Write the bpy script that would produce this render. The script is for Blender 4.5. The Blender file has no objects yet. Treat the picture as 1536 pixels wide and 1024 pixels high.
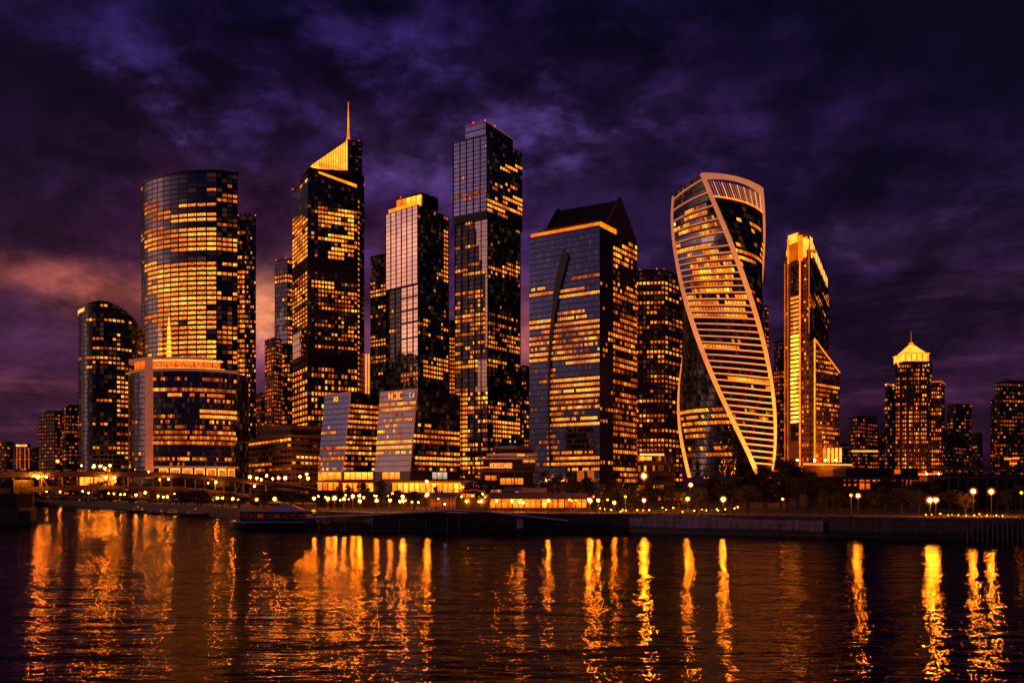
import bpy, bmesh, math, random
from mathutils import Vector
random.seed(7)
R = math.radians
F, HZ, CX, H = 1280.0, 738.0, 768.0, 10.0       # focal length in photo pixels, horizon row, centre column, eye height
sc = bpy.context.scene
C = sc.collection

def X(px, Y): return (px - CX) / F * Y
def Zh(py, Y): return H + (HZ - py) / F * Y
def P(px, py, Y): return Vector((X(px, Y), Y, Zh(py, Y)))
def back(py, pyn, Yn): return Yn * (HZ - pyn) / (HZ - py)     # depth of a corner on the same level roofline
def hsh(*a):
    n = 0.0
    for i, v in enumerate(a): n += v * (12.9898 + 65.233 * i)
    s = math.sin(n) * 43758.5453
    return s - math.floor(s)

# ------------------------------------------------------------------ materials
def mat(name):
    m = bpy.data.materials.new(name); m.use_nodes = True
    nt = m.node_tree; nt.nodes.clear()
    out = nt.nodes.new('ShaderNodeOutputMaterial')
    return m, nt, out
def mth(nt, op, a, b=None, c=None):
    n = nt.nodes.new('ShaderNodeMath'); n.operation = op
    for i, v in enumerate((a, b, c)):
        if v is None: continue
        if isinstance(v, (int, float)): n.inputs[i].default_value = v
        else: nt.links.new(v, n.inputs[i])
    return n.outputs[0]
def vmth(nt, op, a, b=None):
    n = nt.nodes.new('ShaderNodeVectorMath'); n.operation = op
    for i, v in enumerate((a, b)):
        if v is None: continue
        if isinstance(v, (tuple, list)): n.inputs[i].default_value = v
        elif isinstance(v, (int, float)): n.inputs['Scale'].default_value = v
        else: nt.links.new(v, n.inputs[i])
    return n.outputs[0]
def mix(nt, f, a, b):
    n = nt.nodes.new('ShaderNodeMix'); n.data_type = 'RGBA'
    for i, v in ((0, f), (6, a), (7, b)):
        if isinstance(v, (int, float)): n.inputs[i].default_value = v
        elif isinstance(v, (tuple, list)): n.inputs[i].default_value = tuple(v) + ((1,) if len(v) == 3 else ())
        else: nt.links.new(v, n.inputs[i])
    return n.outputs[2]
def ramp(nt, f, stops):
    n = nt.nodes.new('ShaderNodeValToRGB'); nt.links.new(f, n.inputs[0])
    e = n.color_ramp.elements
    while len(e) < len(stops): e.new(0.5)
    for i, (p, c) in enumerate(stops):
        e[i].position = p; e[i].color = (c, c, c, 1) if isinstance(c, (int, float)) else tuple(c) + (1,)
    return n.outputs[0]
def noise(nt, vec, scale, detail=4, rough=.55, dist=0):
    n = nt.nodes.new('ShaderNodeTexNoise')
    if vec is not None: nt.links.new(vec, n.inputs['Vector'])
    n.inputs['Scale'].default_value = scale; n.inputs['Detail'].default_value = detail
    n.inputs['Roughness'].default_value = rough; n.inputs['Distortion'].default_value = dist
    return n.outputs[0]

def plain(name, col, rough=.7, metal=0, var=.25, scale=.6, emit=0, ecol=None, bump=0.0):
    m, nt, out = mat(name)
    tc = nt.nodes.new('ShaderNodeTexCoord')
    nz = noise(nt, tc.outputs['Object'], scale, 5, .6)
    p = nt.nodes.new('ShaderNodeBsdfPrincipled')
    lo = tuple(c * (1 - var) for c in col); hi = tuple(min(1, c * (1 + var)) for c in col)
    nt.links.new(mix(nt, nz, lo, hi), p.inputs['Base Color'])
    nt.links.new(mth(nt, 'MULTIPLY_ADD', nz, .3, max(.02, rough - .15)), p.inputs['Roughness'])
    p.inputs['Metallic'].default_value = metal
    if emit:
        p.inputs['Emission Color'].default_value = tuple(ecol or col) + (1,)
        nt.links.new(mth(nt, 'MULTIPLY', mth(nt, 'MULTIPLY_ADD', nz, .9, .55), emit), p.inputs['Emission Strength'])
        m.cycles.emission_sampling = 'NONE'
    if bump:
        b = nt.nodes.new('ShaderNodeBump'); b.inputs['Strength'].default_value = bump
        nt.links.new(nz, b.inputs['Height']); nt.links.new(b.outputs[0], p.inputs['Normal'])
    nt.links.new(p.outputs[0], out.inputs[0])
    return m

def jointed(name, col, w, h, rough=.85):
    """cast concrete with panel joints, vertical rain streaks and a dark damp foot"""
    m, nt, out = mat(name); tc = nt.nodes.new('ShaderNodeTexCoord'); g = nt.nodes.new('ShaderNodeNewGeometry'); s = nt.nodes.new('ShaderNodeSeparateXYZ'); nt.links.new(g.outputs['Position'], s.inputs[0])
    jx = mth(nt, 'GREATER_THAN', mth(nt, 'FRACT', mth(nt, 'DIVIDE', s.outputs[0], w)), .035); jz = mth(nt, 'GREATER_THAN', mth(nt, 'FRACT', mth(nt, 'DIVIDE', s.outputs[2], h)), .07)
    n = noise(nt, g.outputs['Position'], .35, 7, .7)
    mp = nt.nodes.new('ShaderNodeMapping'); nt.links.new(g.outputs['Position'], mp.inputs[0]); mp.inputs['Scale'].default_value = (1.3, 1.3, .12); st = noise(nt, mp.outputs[0], 1.0, 5, .7)
    k = mth(nt, 'MULTIPLY', mth(nt, 'MULTIPLY', ramp(nt, n, [(.3, .45), (.7, 1.35)]), ramp(nt, st, [(.35, .5), (.6, 1.1)])), mth(nt, 'MULTIPLY_ADD', mth(nt, 'MULTIPLY', jx, jz), .75, .25))
    foot = ramp(nt, mth(nt, 'ADD', mth(nt, 'MULTIPLY', s.outputs[2], .4), mth(nt, 'MULTIPLY', n, .5)), [(.75, .25), (1.0, 1)])
    p = nt.nodes.new('ShaderNodeBsdfPrincipled'); p.inputs['Roughness'].default_value = rough
    nt.links.new(mix(nt, mth(nt, 'MULTIPLY', k, foot), (.004, .004, .006), tuple(min(1, c * 1.6) for c in col)), p.inputs['Base Color']); nt.links.new(p.outputs[0], out.inputs[0]); return m

def facade_mat(name, frame, glass, win, reflect=.35, jit=.02, groups=0, faint=.03, frough=.6, big=.15, grough=.05):
    """UV is counted in bays and floors. win = (u0,u1,v0,v1) is the glazed part of a cell."""
    m, nt, out = mat(name)
    uv = nt.nodes.new('ShaderNodeUVMap'); uv.uv_map = 'UVMap'
    sp = nt.nodes.new('ShaderNodeSeparateXYZ'); nt.links.new(uv.outputs[0], sp.inputs[0])
    fu = mth(nt, 'FRACT', sp.outputs[0]); fv = mth(nt, 'FRACT', sp.outputs[1])
    g = mth(nt, 'MULTIPLY', mth(nt, 'MULTIPLY', mth(nt, 'GREATER_THAN', fu, win[0]), mth(nt, 'LESS_THAN', fu, win[1])),
            mth(nt, 'MULTIPLY', mth(nt, 'GREATER_THAN', fv, win[2]), mth(nt, 'LESS_THAN', fv, win[3])))
    if groups:
        fg = mth(nt, 'FRACT', mth(nt, 'DIVIDE', sp.outputs[0], groups))
        g = mth(nt, 'MULTIPLY', g, mth(nt, 'GREATER_THAN', fg, .09))
    cell = vmth(nt, 'FLOOR', uv.outputs[0])
    wn = nt.nodes.new('ShaderNodeTexWhiteNoise'); nt.links.new(cell, wn.inputs['Vector'])
    geo = nt.nodes.new('ShaderNodeNewGeometry')
    j = vmth(nt, 'SCALE', vmth(nt, 'SUBTRACT', wn.outputs['Color'], (.5, .5, .5)), jit)
    w = nt.nodes.new('ShaderNodeTexNoise'); nt.links.new(uv.outputs[0], w.inputs['Vector'])
    w.inputs['Scale'].default_value = .35; w.inputs['Detail'].default_value = 2
    j2 = vmth(nt, 'SCALE', vmth(nt, 'SUBTRACT', w.outputs['Color'], (.5, .5, .5)), big)
    nrm = vmth(nt, 'NORMALIZE', vmth(nt, 'ADD', vmth(nt, 'ADD', geo.outputs['Normal'], j), j2))
    gl = nt.nodes.new('ShaderNodeBsdfGlossy'); gl.inputs['Roughness'].default_value = grough
    gl.inputs['Color'].default_value = tuple(c * reflect for c in glass) + (1,)
    nt.links.new(nrm, gl.inputs['Normal'])
    em = nt.nodes.new('ShaderNodeEmission'); em.inputs[0].default_value = (1, .42, .1, 1)
    nt.links.new(mth(nt, 'MULTIPLY', mth(nt, 'POWER', wn.outputs['Value'], 7), faint), em.inputs[1])
    ad = nt.nodes.new('ShaderNodeAddShader'); nt.links.new(gl.outputs[0], ad.inputs[0]); nt.links.new(em.outputs[0], ad.inputs[1])
    fr = nt.nodes.new('ShaderNodeBsdfPrincipled'); fr.inputs['Roughness'].default_value = frough
    tc = nt.nodes.new('ShaderNodeTexCoord'); nz = noise(nt, tc.outputs['Object'], .15, 6, .65)
    nt.links.new(mix(nt, nz, tuple(c * .6 for c in frame), tuple(c * 1.35 for c in frame)), fr.inputs['Base Color'])
    mx = nt.nodes.new('ShaderNodeMixShader'); nt.links.new(g, mx.inputs[0])
    nt.links.new(fr.outputs[0], mx.inputs[1]); nt.links.new(ad.outputs[0], mx.inputs[2])
    nt.links.new(mx.outputs[0], out.inputs[0])
    m.cycles.emission_sampling = 'NONE'
    return m

def window_mat(name, gain=1.0, lo=(1, .085, .001), hi=(1, .285, .012)):
    """lit room behind glass: per-window level and hue in the 'lum' colour attribute, blinds, ceiling lights and furniture inside"""
    m, nt, out = mat(name)
    at = nt.nodes.new('ShaderNodeAttribute'); at.attribute_name = 'lum'
    sp = nt.nodes.new('ShaderNodeSeparateXYZ'); nt.links.new(at.outputs['Vector'], sp.inputs[0])
    uv = nt.nodes.new('ShaderNodeUVMap'); uv.uv_map = 'UVMap'
    su = nt.nodes.new('ShaderNodeSeparateXYZ'); nt.links.new(uv.outputs[0], su.inputs[0])
    fv = mth(nt, 'FRACT', su.outputs[1])
    st = vmth(nt, 'MULTIPLY', uv.outputs[0], (4.3, 1.6, 1))
    n1 = noise(nt, st, 1.3, 3, .7)
    k = ramp(nt, n1, [(.34, .10), (.5, .75), (.64, 1.6)])
    top = mth(nt, 'MULTIPLY_ADD', fv, .6, .62)
    s = mth(nt, 'MULTIPLY', mth(nt, 'MULTIPLY', sp.outputs[0], k), top)
    em = nt.nodes.new('ShaderNodeEmission')
    nt.links.new(mix(nt, mth(nt, 'MINIMUM', mth(nt, 'MULTIPLY', sp.outputs[1], 1.0), 1.0), lo, hi), em.inputs[0])
    nt.links.new(mth(nt, 'MULTIPLY', s, gain), em.inputs[1])
    nt.links.new(em.outputs[0], out.inputs[0])
    m.cycles.emission_sampling = 'NONE'
    return m

def glow(name, col, s, sampled=False, var=.5, scale=.25):
    m, nt, out = mat(name)
    tc = nt.nodes.new('ShaderNodeTexCoord')
    em = nt.nodes.new('ShaderNodeEmission'); em.inputs[0].default_value = tuple(col) + (1,)
    if var:
        nz = noise(nt, tc.outputs['Object'], scale, 4, .7)
        nt.links.new(mth(nt, 'MULTIPLY', ramp(nt, nz, [(.3, 1 - var), (.7, 1 + var)]), s), em.inputs[1])
    else: em.inputs[1].default_value = s
    nt.links.new(em.outputs[0], out.inputs[0])
    m.cycles.emission_sampling = 'AUTO' if sampled else 'NONE'
    return m

W_OFF = (.10, .90, .24, .88)
M = {}
M['blue_glass'] = facade_mat('blue_glass', (.012, .013, .022), (.52, .52, .68), (.06, .94, .16, .93), .26, .010, 0, .05)
M['deep_blue_glass'] = facade_mat('deep_blue_glass', (.012, .014, .032), (.26, .36, .92), (.06, .94, .14, .93), .30, .006, 0, .04, .45, .05)
M['dark_glass'] = facade_mat('dark_glass', (.008, .007, .009), (.50, .50, .66), (.07, .93, .18, .92), .11, .012, 0, .05)
M['mirror_glass'] = facade_mat('mirror_glass', (.05, .03, .03), (1.0, .82, .70), (.04, .96, .08, .95), .66, .008, 0, .02, .4, .05, .04)
M['lavender_glass'] = facade_mat('lavender_glass', (.02, .015, .024), (.74, .70, 1.0), (.03, .97, .10, .96), .085, .010, 0, .04, .4, .06, .08)
M['navy_glass'] = facade_mat('navy_glass', (.006, .006, .010), (.6, .62, 1.0), (.06, .94, .14, .93), .07, .010, 0, .04)
M['violet_glass'] = facade_mat('violet_glass', (.02, .016, .03), (.66, .66, 1.0), (.06, .94, .13, .93), .60, .014, 0, .04, .4, .08)
M['brown_masonry'] = facade_mat('brown_masonry', (.14, .07, .05), (.6, .5, .55), (.18, .82, .22, .80), .12, .02, 0, .10, .85)
M['dark_masonry'] = facade_mat('dark_masonry', (.040, .022, .020), (.6, .5, .55), (.18, .82, .25, .78), .10, .02, 0, .10, .85)
M['tan_masonry'] = facade_mat('tan_masonry', (.10, .062, .045), (.5, .4, .4), (.08, .92, .30, .72), .10, .02, 0, .06, .85)
M['gold_masonry'] = facade_mat('gold_masonry', (.26, .12, .05), (.5, .4, .4), (.20, .80, .22, .80), .12, .02, 0, .10, .8)
M['win'] = window_mat('lit_room', 2.2)
M['win_soft'] = window_mat('dim_room', 1.2, (1, .07, .001), (1, .17, .005))
M['win_hot'] = window_mat('bright_room', 3.6, (1, .15, .003), (1, .22, .01))
M['win_white'] = window_mat('cool_lit_room', 1.0, (1, .55, .30), (1, .7, .5))
M['roof'] = plain('roof_felt', (.02, .018, .022), .9)
M['dark_metal'] = plain('dark_metal', (.02, .018, .022), .45, .6)
M['stone_band'] = plain('brown_stone', (.085, .045, .035), .85)
M['pink_stone_glow'] = plain('pink_stone_glow', (.42, .24, .19), .6, 0, .2, .3, .22, (1, .22, .07))  # emission stands in for warm light falling on the column
M['pale_rim_glow'] = plain('pale_rim_glow', (.45, .27, .24), .5, 0, .2, .3, .16, (1, .25, .12))  # rims glow slightly in place of light falling on them
M['black_stone'] = plain('black_stone', (.007, .006, .009), .35)
M['tan_stone'] = plain('tan_stone', (.26, .13, .06), .85)
M['gold'] = glow('gold_self_glow', (1, .17, .003), 1.8, False, .45, .2)  # floodlight put into the colour: these parts glow by themselves
M['gold_hot'] = glow('gold_self_glow_bright', (1, .205, .014), 3.6, True, .35, .25)  # stronger painted-in floodlight for the crowns
M['gold_dim'] = glow('amber_trim_glow', (1, .15, .003), .62, False, .5, .15)
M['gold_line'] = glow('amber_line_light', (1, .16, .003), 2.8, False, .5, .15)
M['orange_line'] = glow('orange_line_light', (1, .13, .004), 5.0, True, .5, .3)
M['strip_white'] = glow('warm_strip_light', (1, .33, .06), 2.0, False, .5, .2)
M['cream_strip'] = glow('cream_strip', (1, .62, .42), .75, False, .5, .2)
M['red'] = glow('red_beacon', (1, .03, .02), 3.0, False, 0)
M['bulb'] = glow('sodium_bulb', (1, .215, .005), 620.0, True, 0)
M['bulb_big'] = glow('sodium_flood', (1, .22, .005), 1150.0, True, 0)
M['bulb_small'] = glow('small_sodium_bulb', (1, .17, .003), 100.0, True, 0)
M['bulb_white'] = glow('white_bulb', (.7, .8, 1.0), 30.0, True, 0)
M['shopglow'] = window_mat('amber_patterned_glow', 5.0, (1, .12, .003), (1, .19, .012))
M['curtain'] = glow('orange_curtain', (1, .20, .02), .45, False, .4, 1.2)
M['asphalt'] = plain('asphalt', (.035, .033, .035), .9, 0, .4, .08)
M['soil'] = plain('bank_soil', (.015, .014, .012), .95)
M['concrete'] = plain('purple_concrete', (.09, .07, .09), .85, 0, .35, .5, bump=.3)
M['pale_concrete'] = plain('pale_concrete', (.27, .21, .26), .8, 0, .35, .35, bump=.2)
M['concrete'] = jointed('purple_concrete', (.055, .042, .058), 4.1, 1.3)
M['pale_concrete'] = jointed('pale_concrete', (.17, .13, .17), 3.0, 1.25)
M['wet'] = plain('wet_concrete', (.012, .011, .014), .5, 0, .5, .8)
M['steel'] = plain('bridge_steel', (.16, .11, .16), .6, .2, .3, .5)
M['pole'] = plain('lamp_pole', (.05, .045, .045), .6, .3)
M['roof_metal'] = plain('purple_roof_metal', (.21, .15, .18), .6, .1, .3, .3)
M['bark'] = plain('bark', (.03, .02, .015), .95)
M['boat_white'] = plain('boat_paint', (.55, .48, .66), .5, 0, .2, .5)
M['boat_dark'] = plain('boat_hull_dark', (.02, .018, .03), .4)
M['tyre'] = plain('rubber', (.01, .01, .01), .9)
M['tail'] = glow('tail_lamp', (1, .03, .01), 3, False, 0)
M['headlamp'] = glow('head_lamp', (1, .65, .35), 5, False, 0)

def leaf_mat():
    m, nt, out = mat('foliage')
    tc = nt.nodes.new('ShaderNodeTexCoord'); nz = noise(nt, tc.outputs['Object'], .5, 4, .6)
    p = nt.nodes.new('ShaderNodeBsdfPrincipled'); p.inputs['Roughness'].default_value = .7
    nt.links.new(mix(nt, nz, (.010, .012, .005), (.040, .040, .014)), p.inputs['Base Color'])
    nt.links.new(p.outputs[0], out.inputs[0]); return m
M['leaf'] = leaf_mat()
M['slate'] = plain('blue_black_slate', (.010, .011, .024), .6)

def ribbon_mat():  # floodlight painted in as glow, strongest near the foot
    m, nt, out = mat('glow_painted_ribbon')
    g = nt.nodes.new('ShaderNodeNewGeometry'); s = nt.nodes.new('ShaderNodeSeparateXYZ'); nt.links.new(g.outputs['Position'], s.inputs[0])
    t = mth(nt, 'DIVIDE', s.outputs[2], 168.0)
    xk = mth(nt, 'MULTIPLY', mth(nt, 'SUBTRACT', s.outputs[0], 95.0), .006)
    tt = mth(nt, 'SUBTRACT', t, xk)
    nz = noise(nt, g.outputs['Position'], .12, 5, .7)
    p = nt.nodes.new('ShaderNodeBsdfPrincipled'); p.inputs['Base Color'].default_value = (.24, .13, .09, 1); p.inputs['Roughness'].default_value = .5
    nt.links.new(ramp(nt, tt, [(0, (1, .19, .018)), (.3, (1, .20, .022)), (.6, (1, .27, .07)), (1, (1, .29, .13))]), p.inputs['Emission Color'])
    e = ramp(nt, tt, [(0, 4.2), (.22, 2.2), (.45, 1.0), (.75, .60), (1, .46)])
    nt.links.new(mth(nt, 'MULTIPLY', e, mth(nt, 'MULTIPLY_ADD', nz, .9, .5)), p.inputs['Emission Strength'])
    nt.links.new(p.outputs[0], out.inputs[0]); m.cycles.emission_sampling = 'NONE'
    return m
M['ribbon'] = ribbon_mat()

# ------------------------------------------------------------------ mesh helpers
class MB:
    def __init__(s): s.v = []; s.f = []; s.uv = []; s.lum = []
    def face(s, pts, uv=None, lum=(1, 1, 0)):
        n = len(s.v); s.v += [Vector(p) for p in pts]; s.f.append(tuple(range(n, n + len(pts))))
        s.uv.append(uv or [(0, 0), (1, 0), (1, 1), (0, 1)][:len(pts)] + [(0, 0)] * max(0, len(pts) - 4)); s.lum.append(lum)
        return s
    def hexa(s, b, t):
        """b, t: four bottom and four top points, counter-clockwise from above"""
        s.face(b[::-1]); s.face(t)
        for i in range(4):
            j = (i + 1) % 4; s.face([b[i], b[j], t[j], t[i]])
        return s
    def box(s, c, d, rz=0):
        c = Vector(c); x, y, z = d[0] / 2, d[1] / 2, d[2] / 2; k, q = math.cos(rz), math.sin(rz)
        def r(a, b): return (c.x + a * k - b * q, c.y + a * q + b * k)
        q4 = [r(-x, -y), r(x, -y), r(x, y), r(-x, y)]
        return s.hexa([Vector((a, b, c.z - z)) for a, b in q4], [Vector((a, b, c.z + z)) for a, b in q4])
    def prism(s, fp, z0, z1):
        n = len(fp); g0 = (lambda p: z0(p)) if callable(z0) else (lambda p: z0); g1 = (lambda p: z1(p)) if callable(z1) else (lambda p: z1)
        b = [Vector((p[0], p[1], g0(p))) for p in fp]; t = [Vector((p[0], p[1], g1(p))) for p in fp]
        s.face(b[::-1]); s.face(t)
        for i in range(n):
            j = (i + 1) % n; s.face([b[i], b[j], t[j], t[i]])
        return s
    def tube(s, a, b, r0, r1=None, n=8):
        a = Vector(a); b = Vector(b); r1 = r0 if r1 is None else r1
        d = (b - a).normalized(); u = d.cross(Vector((0, 0, 1)) if abs(d.z) < .9 else Vector((1, 0, 0))).normalized(); w = d.cross(u)
        ra = [a + (u * math.cos(6.28318 * i / n) + w * math.sin(6.28318 * i / n)) * r0 for i in range(n)]
        rb = [b + (u * math.cos(6.28318 * i / n) + w * math.sin(6.28318 * i / n)) * r1 for i in range(n)]
        for i in range(n):
            j = (i + 1) % n; s.face([ra[i], ra[j], rb[j], rb[i]])
        s.face(ra[::-1]); s.face(rb)
        return s
    def ball(s, c, r, n=8, sq=1.0):
        c = Vector(c); rows = []
        for i in range(n // 2 + 1):
            t = math.pi * i / (n // 2)
            rows.append([c + Vector((r * math.sin(t) * math.cos(6.28318 * k / n), r * math.sin(t) * math.sin(6.28318 * k / n), sq * r * math.cos(t))) for k in range(n)])
        for i in range(n // 2):
            for k in range(n):
                j = (k + 1) % n
                if i == 0: s.face([rows[0][0], rows[1][k], rows[1][j]])
                elif i == n // 2 - 1: s.face([rows[i][k], rows[i + 1][0], rows[i][j]])
                else: s.face([rows[i][k], rows[i + 1][k], rows[i + 1][j], rows[i][j]])
        return s
    def build(s, name, m, parent=None, smooth=False):
        me = bpy.data.meshes.new(name)
        o0 = parent.matrix_world.translation.copy() if False else (Vector(parent['_o']) if parent is not None else Vector((0, 0, 0)))
        me.from_pydata([tuple(p - o0) for p in s.v], [], s.f)
        ul = me.uv_layers.new(name='UVMap'); fl = [c for f in s.uv for c in f]
        flat = []
        for f, u in zip(s.f, s.uv):
            for k in range(len(f)): flat += list(u[k] if k < len(u) else (0, 0))
        ul.data.foreach_set('uv', flat)
        ca = me.color_attributes.new('lum', 'FLOAT_COLOR', 'CORNER'); fc = []
        for f, l in zip(s.f, s.lum):
            for k in range(len(f)): fc += [l[0], l[1], l[2], 1]
        ca.data.foreach_set('color', fc)
        if smooth: me.polygons.foreach_set('use_smooth', [True] * len(me.polygons))
        me.materials.append(M[m] if isinstance(m, str) else m)
        o = bpy.data.objects.new(name, me); C.objects.link(o)
        if parent is not None: o.parent = parent; o['_o'] = tuple(o0)
        else: o['_o'] = (0, 0, 0)
        return o

def thing(name, label, cat, loc=(0, 0, 0), group=None):
    o = bpy.data.objects.new(name, None); C.objects.link(o); o.location = loc; o['_o'] = tuple(loc)
    o.empty_display_size = 2
    o['label'] = label; o['category'] = cat
    if group: o['group'] = group
    return o
def struct(o): o['kind'] = 'structure'; return o

# ------------------------------------------------------------------ facades with lit windows
class Tower:
    def __init__(s, name, label, px, Y, z0=3.0, group=None, cat='skyscraper', keep=100):
        s.root = thing(name, label, cat, (X(px, Y), Y, z0), group); s.wins = []; s.keep = keep; s.z0 = z0
    def facade(s, S, nb, nf, m, zones=(), p=.2, b=1.0, win=W_OFF, name='glass_facade', nu=1, nv=1, top=None, seed=0, wm='win', smooth=False, back=False, run=3, off=.10):
        if win is W_OFF or win[3] - win[2] > .6: win = (win[0], win[1], .27, .82)
        """S(u,v) is the surface, u to the viewer's right, v up. nb bays, nf floors; lit windows are chosen floor by floor."""
        mb = MB()
        for i in range(nu):
            for j in range(nv):
                u0, u1, v0, v1 = i / nu, (i + 1) / nu, j / nv, (j + 1) / nv
                mb.face([S(u0, v0), S(u1, v0), S(u1, v1), S(u0, v1)], [(u0 * nb, v0 * nf), (u1 * nb, v0 * nf), (u1 * nb, v1 * nf), (u0 * nb, v1 * nf)])
        if smooth:   # weld for smooth shading
            o = mb.build(name, m, s.root, True); bm = bmesh.new(); bm.from_mesh(o.data); bmesh.ops.remove_doubles(bm, verts=bm.verts, dist=.01); bm.to_mesh(o.data); bm.free()
        else: o = mb.build(name, m, s.root)
        if back: return o
        for j in range(int(nf)):
            fr = hsh(seed + 1.3, j)
            for i in range(int(nb)):
                uc, vc = (i + .5) / nb, (j + .5) / nf
                c = S(uc, vc)
                if top and c.z > top(c) - 2.0: continue
                px = CX + c.x / c.y * F; py = HZ - (c.z - H) / c.y * F
                pp, bb = p, b
                for z in zones:
                    if z[0] <= px <= z[2] and z[1] <= py <= z[3]: pp, bb = z[4], z[5]
                v = (.22 * hsh(seed, i, j) + .30 * hsh(seed + 5.1, (i + int(7 * fr)) // (run + 1), j) + .48 * fr) if run > 1 else (.55 * hsh(seed, i, j) + .25 * hsh(seed + 5.1, i // 2, j // 2) + .20 * fr)
                thr = {0: -1}.get(pp, .5 + (pp - .5) * .80 - (.05 if pp < .3 else 0)) if pp < .98 else 2
                if v > thr: continue
                u0, u1 = (i + win[0]) / nb, (i + win[1]) / nb; v0, v1 = (j + win[2]) / nf, (j + win[3]) / nf
                n = (S(u1, vc) - S(u0, vc)).cross(S(uc, v1) - S(uc, v0)).normalized() * off
                pts = [S(u0, v0) + n, S(u1, v0) + n, S(u1, v1) + n, S(u0, v1) + n]
                h1 = hsh(seed + 9.7, i, j); h2 = hsh(seed + 3.3, i // 2, j)
                lum = bb * ((.62 + .40 * h1 + .15 * h2) if pp > .78 else (.14 + 1.1 * h1 * h1 + .5 * h2))
                fld = 1 + .38 * math.sin(uc * 5.3 + seed * 1.7 + j * .11) * math.sin(vc * 9.1 + seed) + .22 * math.sin(uc * 13 + vc * 23 + seed)
                lum *= max(.3, fld) * (.75 + .5 * hsh(seed + 2.2, j))
                s.wins.append(((pts[1] - pts[0]).length * (pts[3] - pts[0]).length / c.y ** 2 * (1 + .2 * h1), pts,
                               [(i + win[0] + 7 * seed, j + win[2]), (i + win[1] + 7 * seed, j + win[2]), (i + win[1] + 7 * seed, j + win[3]), (i + win[0] + 7 * seed, j + win[3])], (lum, min(1, .15 + lum * .65 * (.6 + .8 * h2)), 0), wm))
        return o
    def add(s, name, mb, m, **k): return mb.build(name, m, s.root, **k)
    def done(s):
        s.wins.sort(key=lambda w: -w[0]); rest = {}
        for k, (a, pts, uv, lum, wm) in enumerate(s.wins):
            if k < s.keep: MB().face(pts, uv, lum).build('lit_window', wm, s.root)
            else: rest.setdefault(wm, MB()).face(pts, uv, lum)
        for wm, mb in rest.items():
            o = mb.build('small_lit_window', wm, s.root); o['kind'] = 'stuff'
    def beacon(s, px, py, Y, r=.55):
        s.add('beacon_light', MB().ball(P(px, py, Y), r, 6), 'red')

def flat(a, b, z0, z1):
    """vertical rectangle from xy point a to xy point b"""
    a = Vector(a[:2]); b = Vector(b[:2])
    def S(u, v):
        q = a.lerp(b, u); return Vector((q.x, q.y, z0 + (z1 - z0) * v))
    return S
def quad(bl, br, tr, tl):
    def S(u, v): return (bl.lerp(br, u)).lerp(tl.lerp(tr, u), v)
    return S
def corners(pxL, pyL, pxN, pyN, pxR, pyR, YN):
    YL, YR = back(pyL, pyN, YN), back(pyR, pyN, YN)
    L = Vector((X(pxL, YL), YL)); N = Vector((X(pxN, YN), YN)); Rr = Vector((X(pxR, YR), YR))
    return L, N, Rr, L + Rr - N
def shell(t, L, N, Rr, B, z0, z1, m='dark_glass', nm='rear_facade', roof='roof'):
    nf = max(1, (z1 - z0) / 3.3)
    for a, b in ((Rr, B), (B, L)):
        t.facade(flat(a, b, z0, z1), max(2, round((a - b).length / 3)), nf, m, back=True, name=nm)
    t.add('roof', MB().prism([L, N, Rr, B], z1 - .8, z1 - .3), roof)
    c = (L + Rr) / 2; w = (N - L).length * .5 + 1
    for k in range(3):
        q = c + (Rr - L) * (.22 * (k - 1)) + (N - c) * .12 * k; h = 1.2 + 1.8 * hsh(q.x, k); t.add('rooftop_unit', MB().box((q.x, q.y, z1 - .3 + h / 2), (w * .28, w * .2, h), .4), 'dark_metal')
    q = c.lerp(L, .3); t.add('roof_mast', MB().tube((q.x, q.y, z1 - .3), (q.x, q.y, z1 + 3.5 + 4 * hsh(q.x)), .14, .06, 5), 'dark_metal')
def parapet(t, pts, z, h=1.0, w=.5, m='dark_metal', nm='parapet'):
    mb = MB()
    for a, b in zip(pts, pts[1:]):
        a = Vector(a[:2]); b = Vector(b[:2]); d = (b - a); L = d.length; c = (a + b) / 2
        mb.box((c.x, c.y, z + h / 2), (L + w, w, h), math.atan2(d.y, d.x))
    t.add(nm, mb, m)
def fins(t, a, b, z0, z1, n, w=.35, d=.5, m='dark_metal', nm='mullion_fin'):
    a = Vector(a[:2]); b = Vector(b[:2]); dr = (b - a).normalized(); nrm = Vector((dr.y, -dr.x))
    for i in range(n + 1):
        q = a.lerp(b, i / n) + nrm * (d / 2)
        t.add(nm, MB().box((q.x, q.y, (z0 + z1) / 2), (w, d, z1 - z0), math.atan2(dr.y, dr.x)), m)

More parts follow.
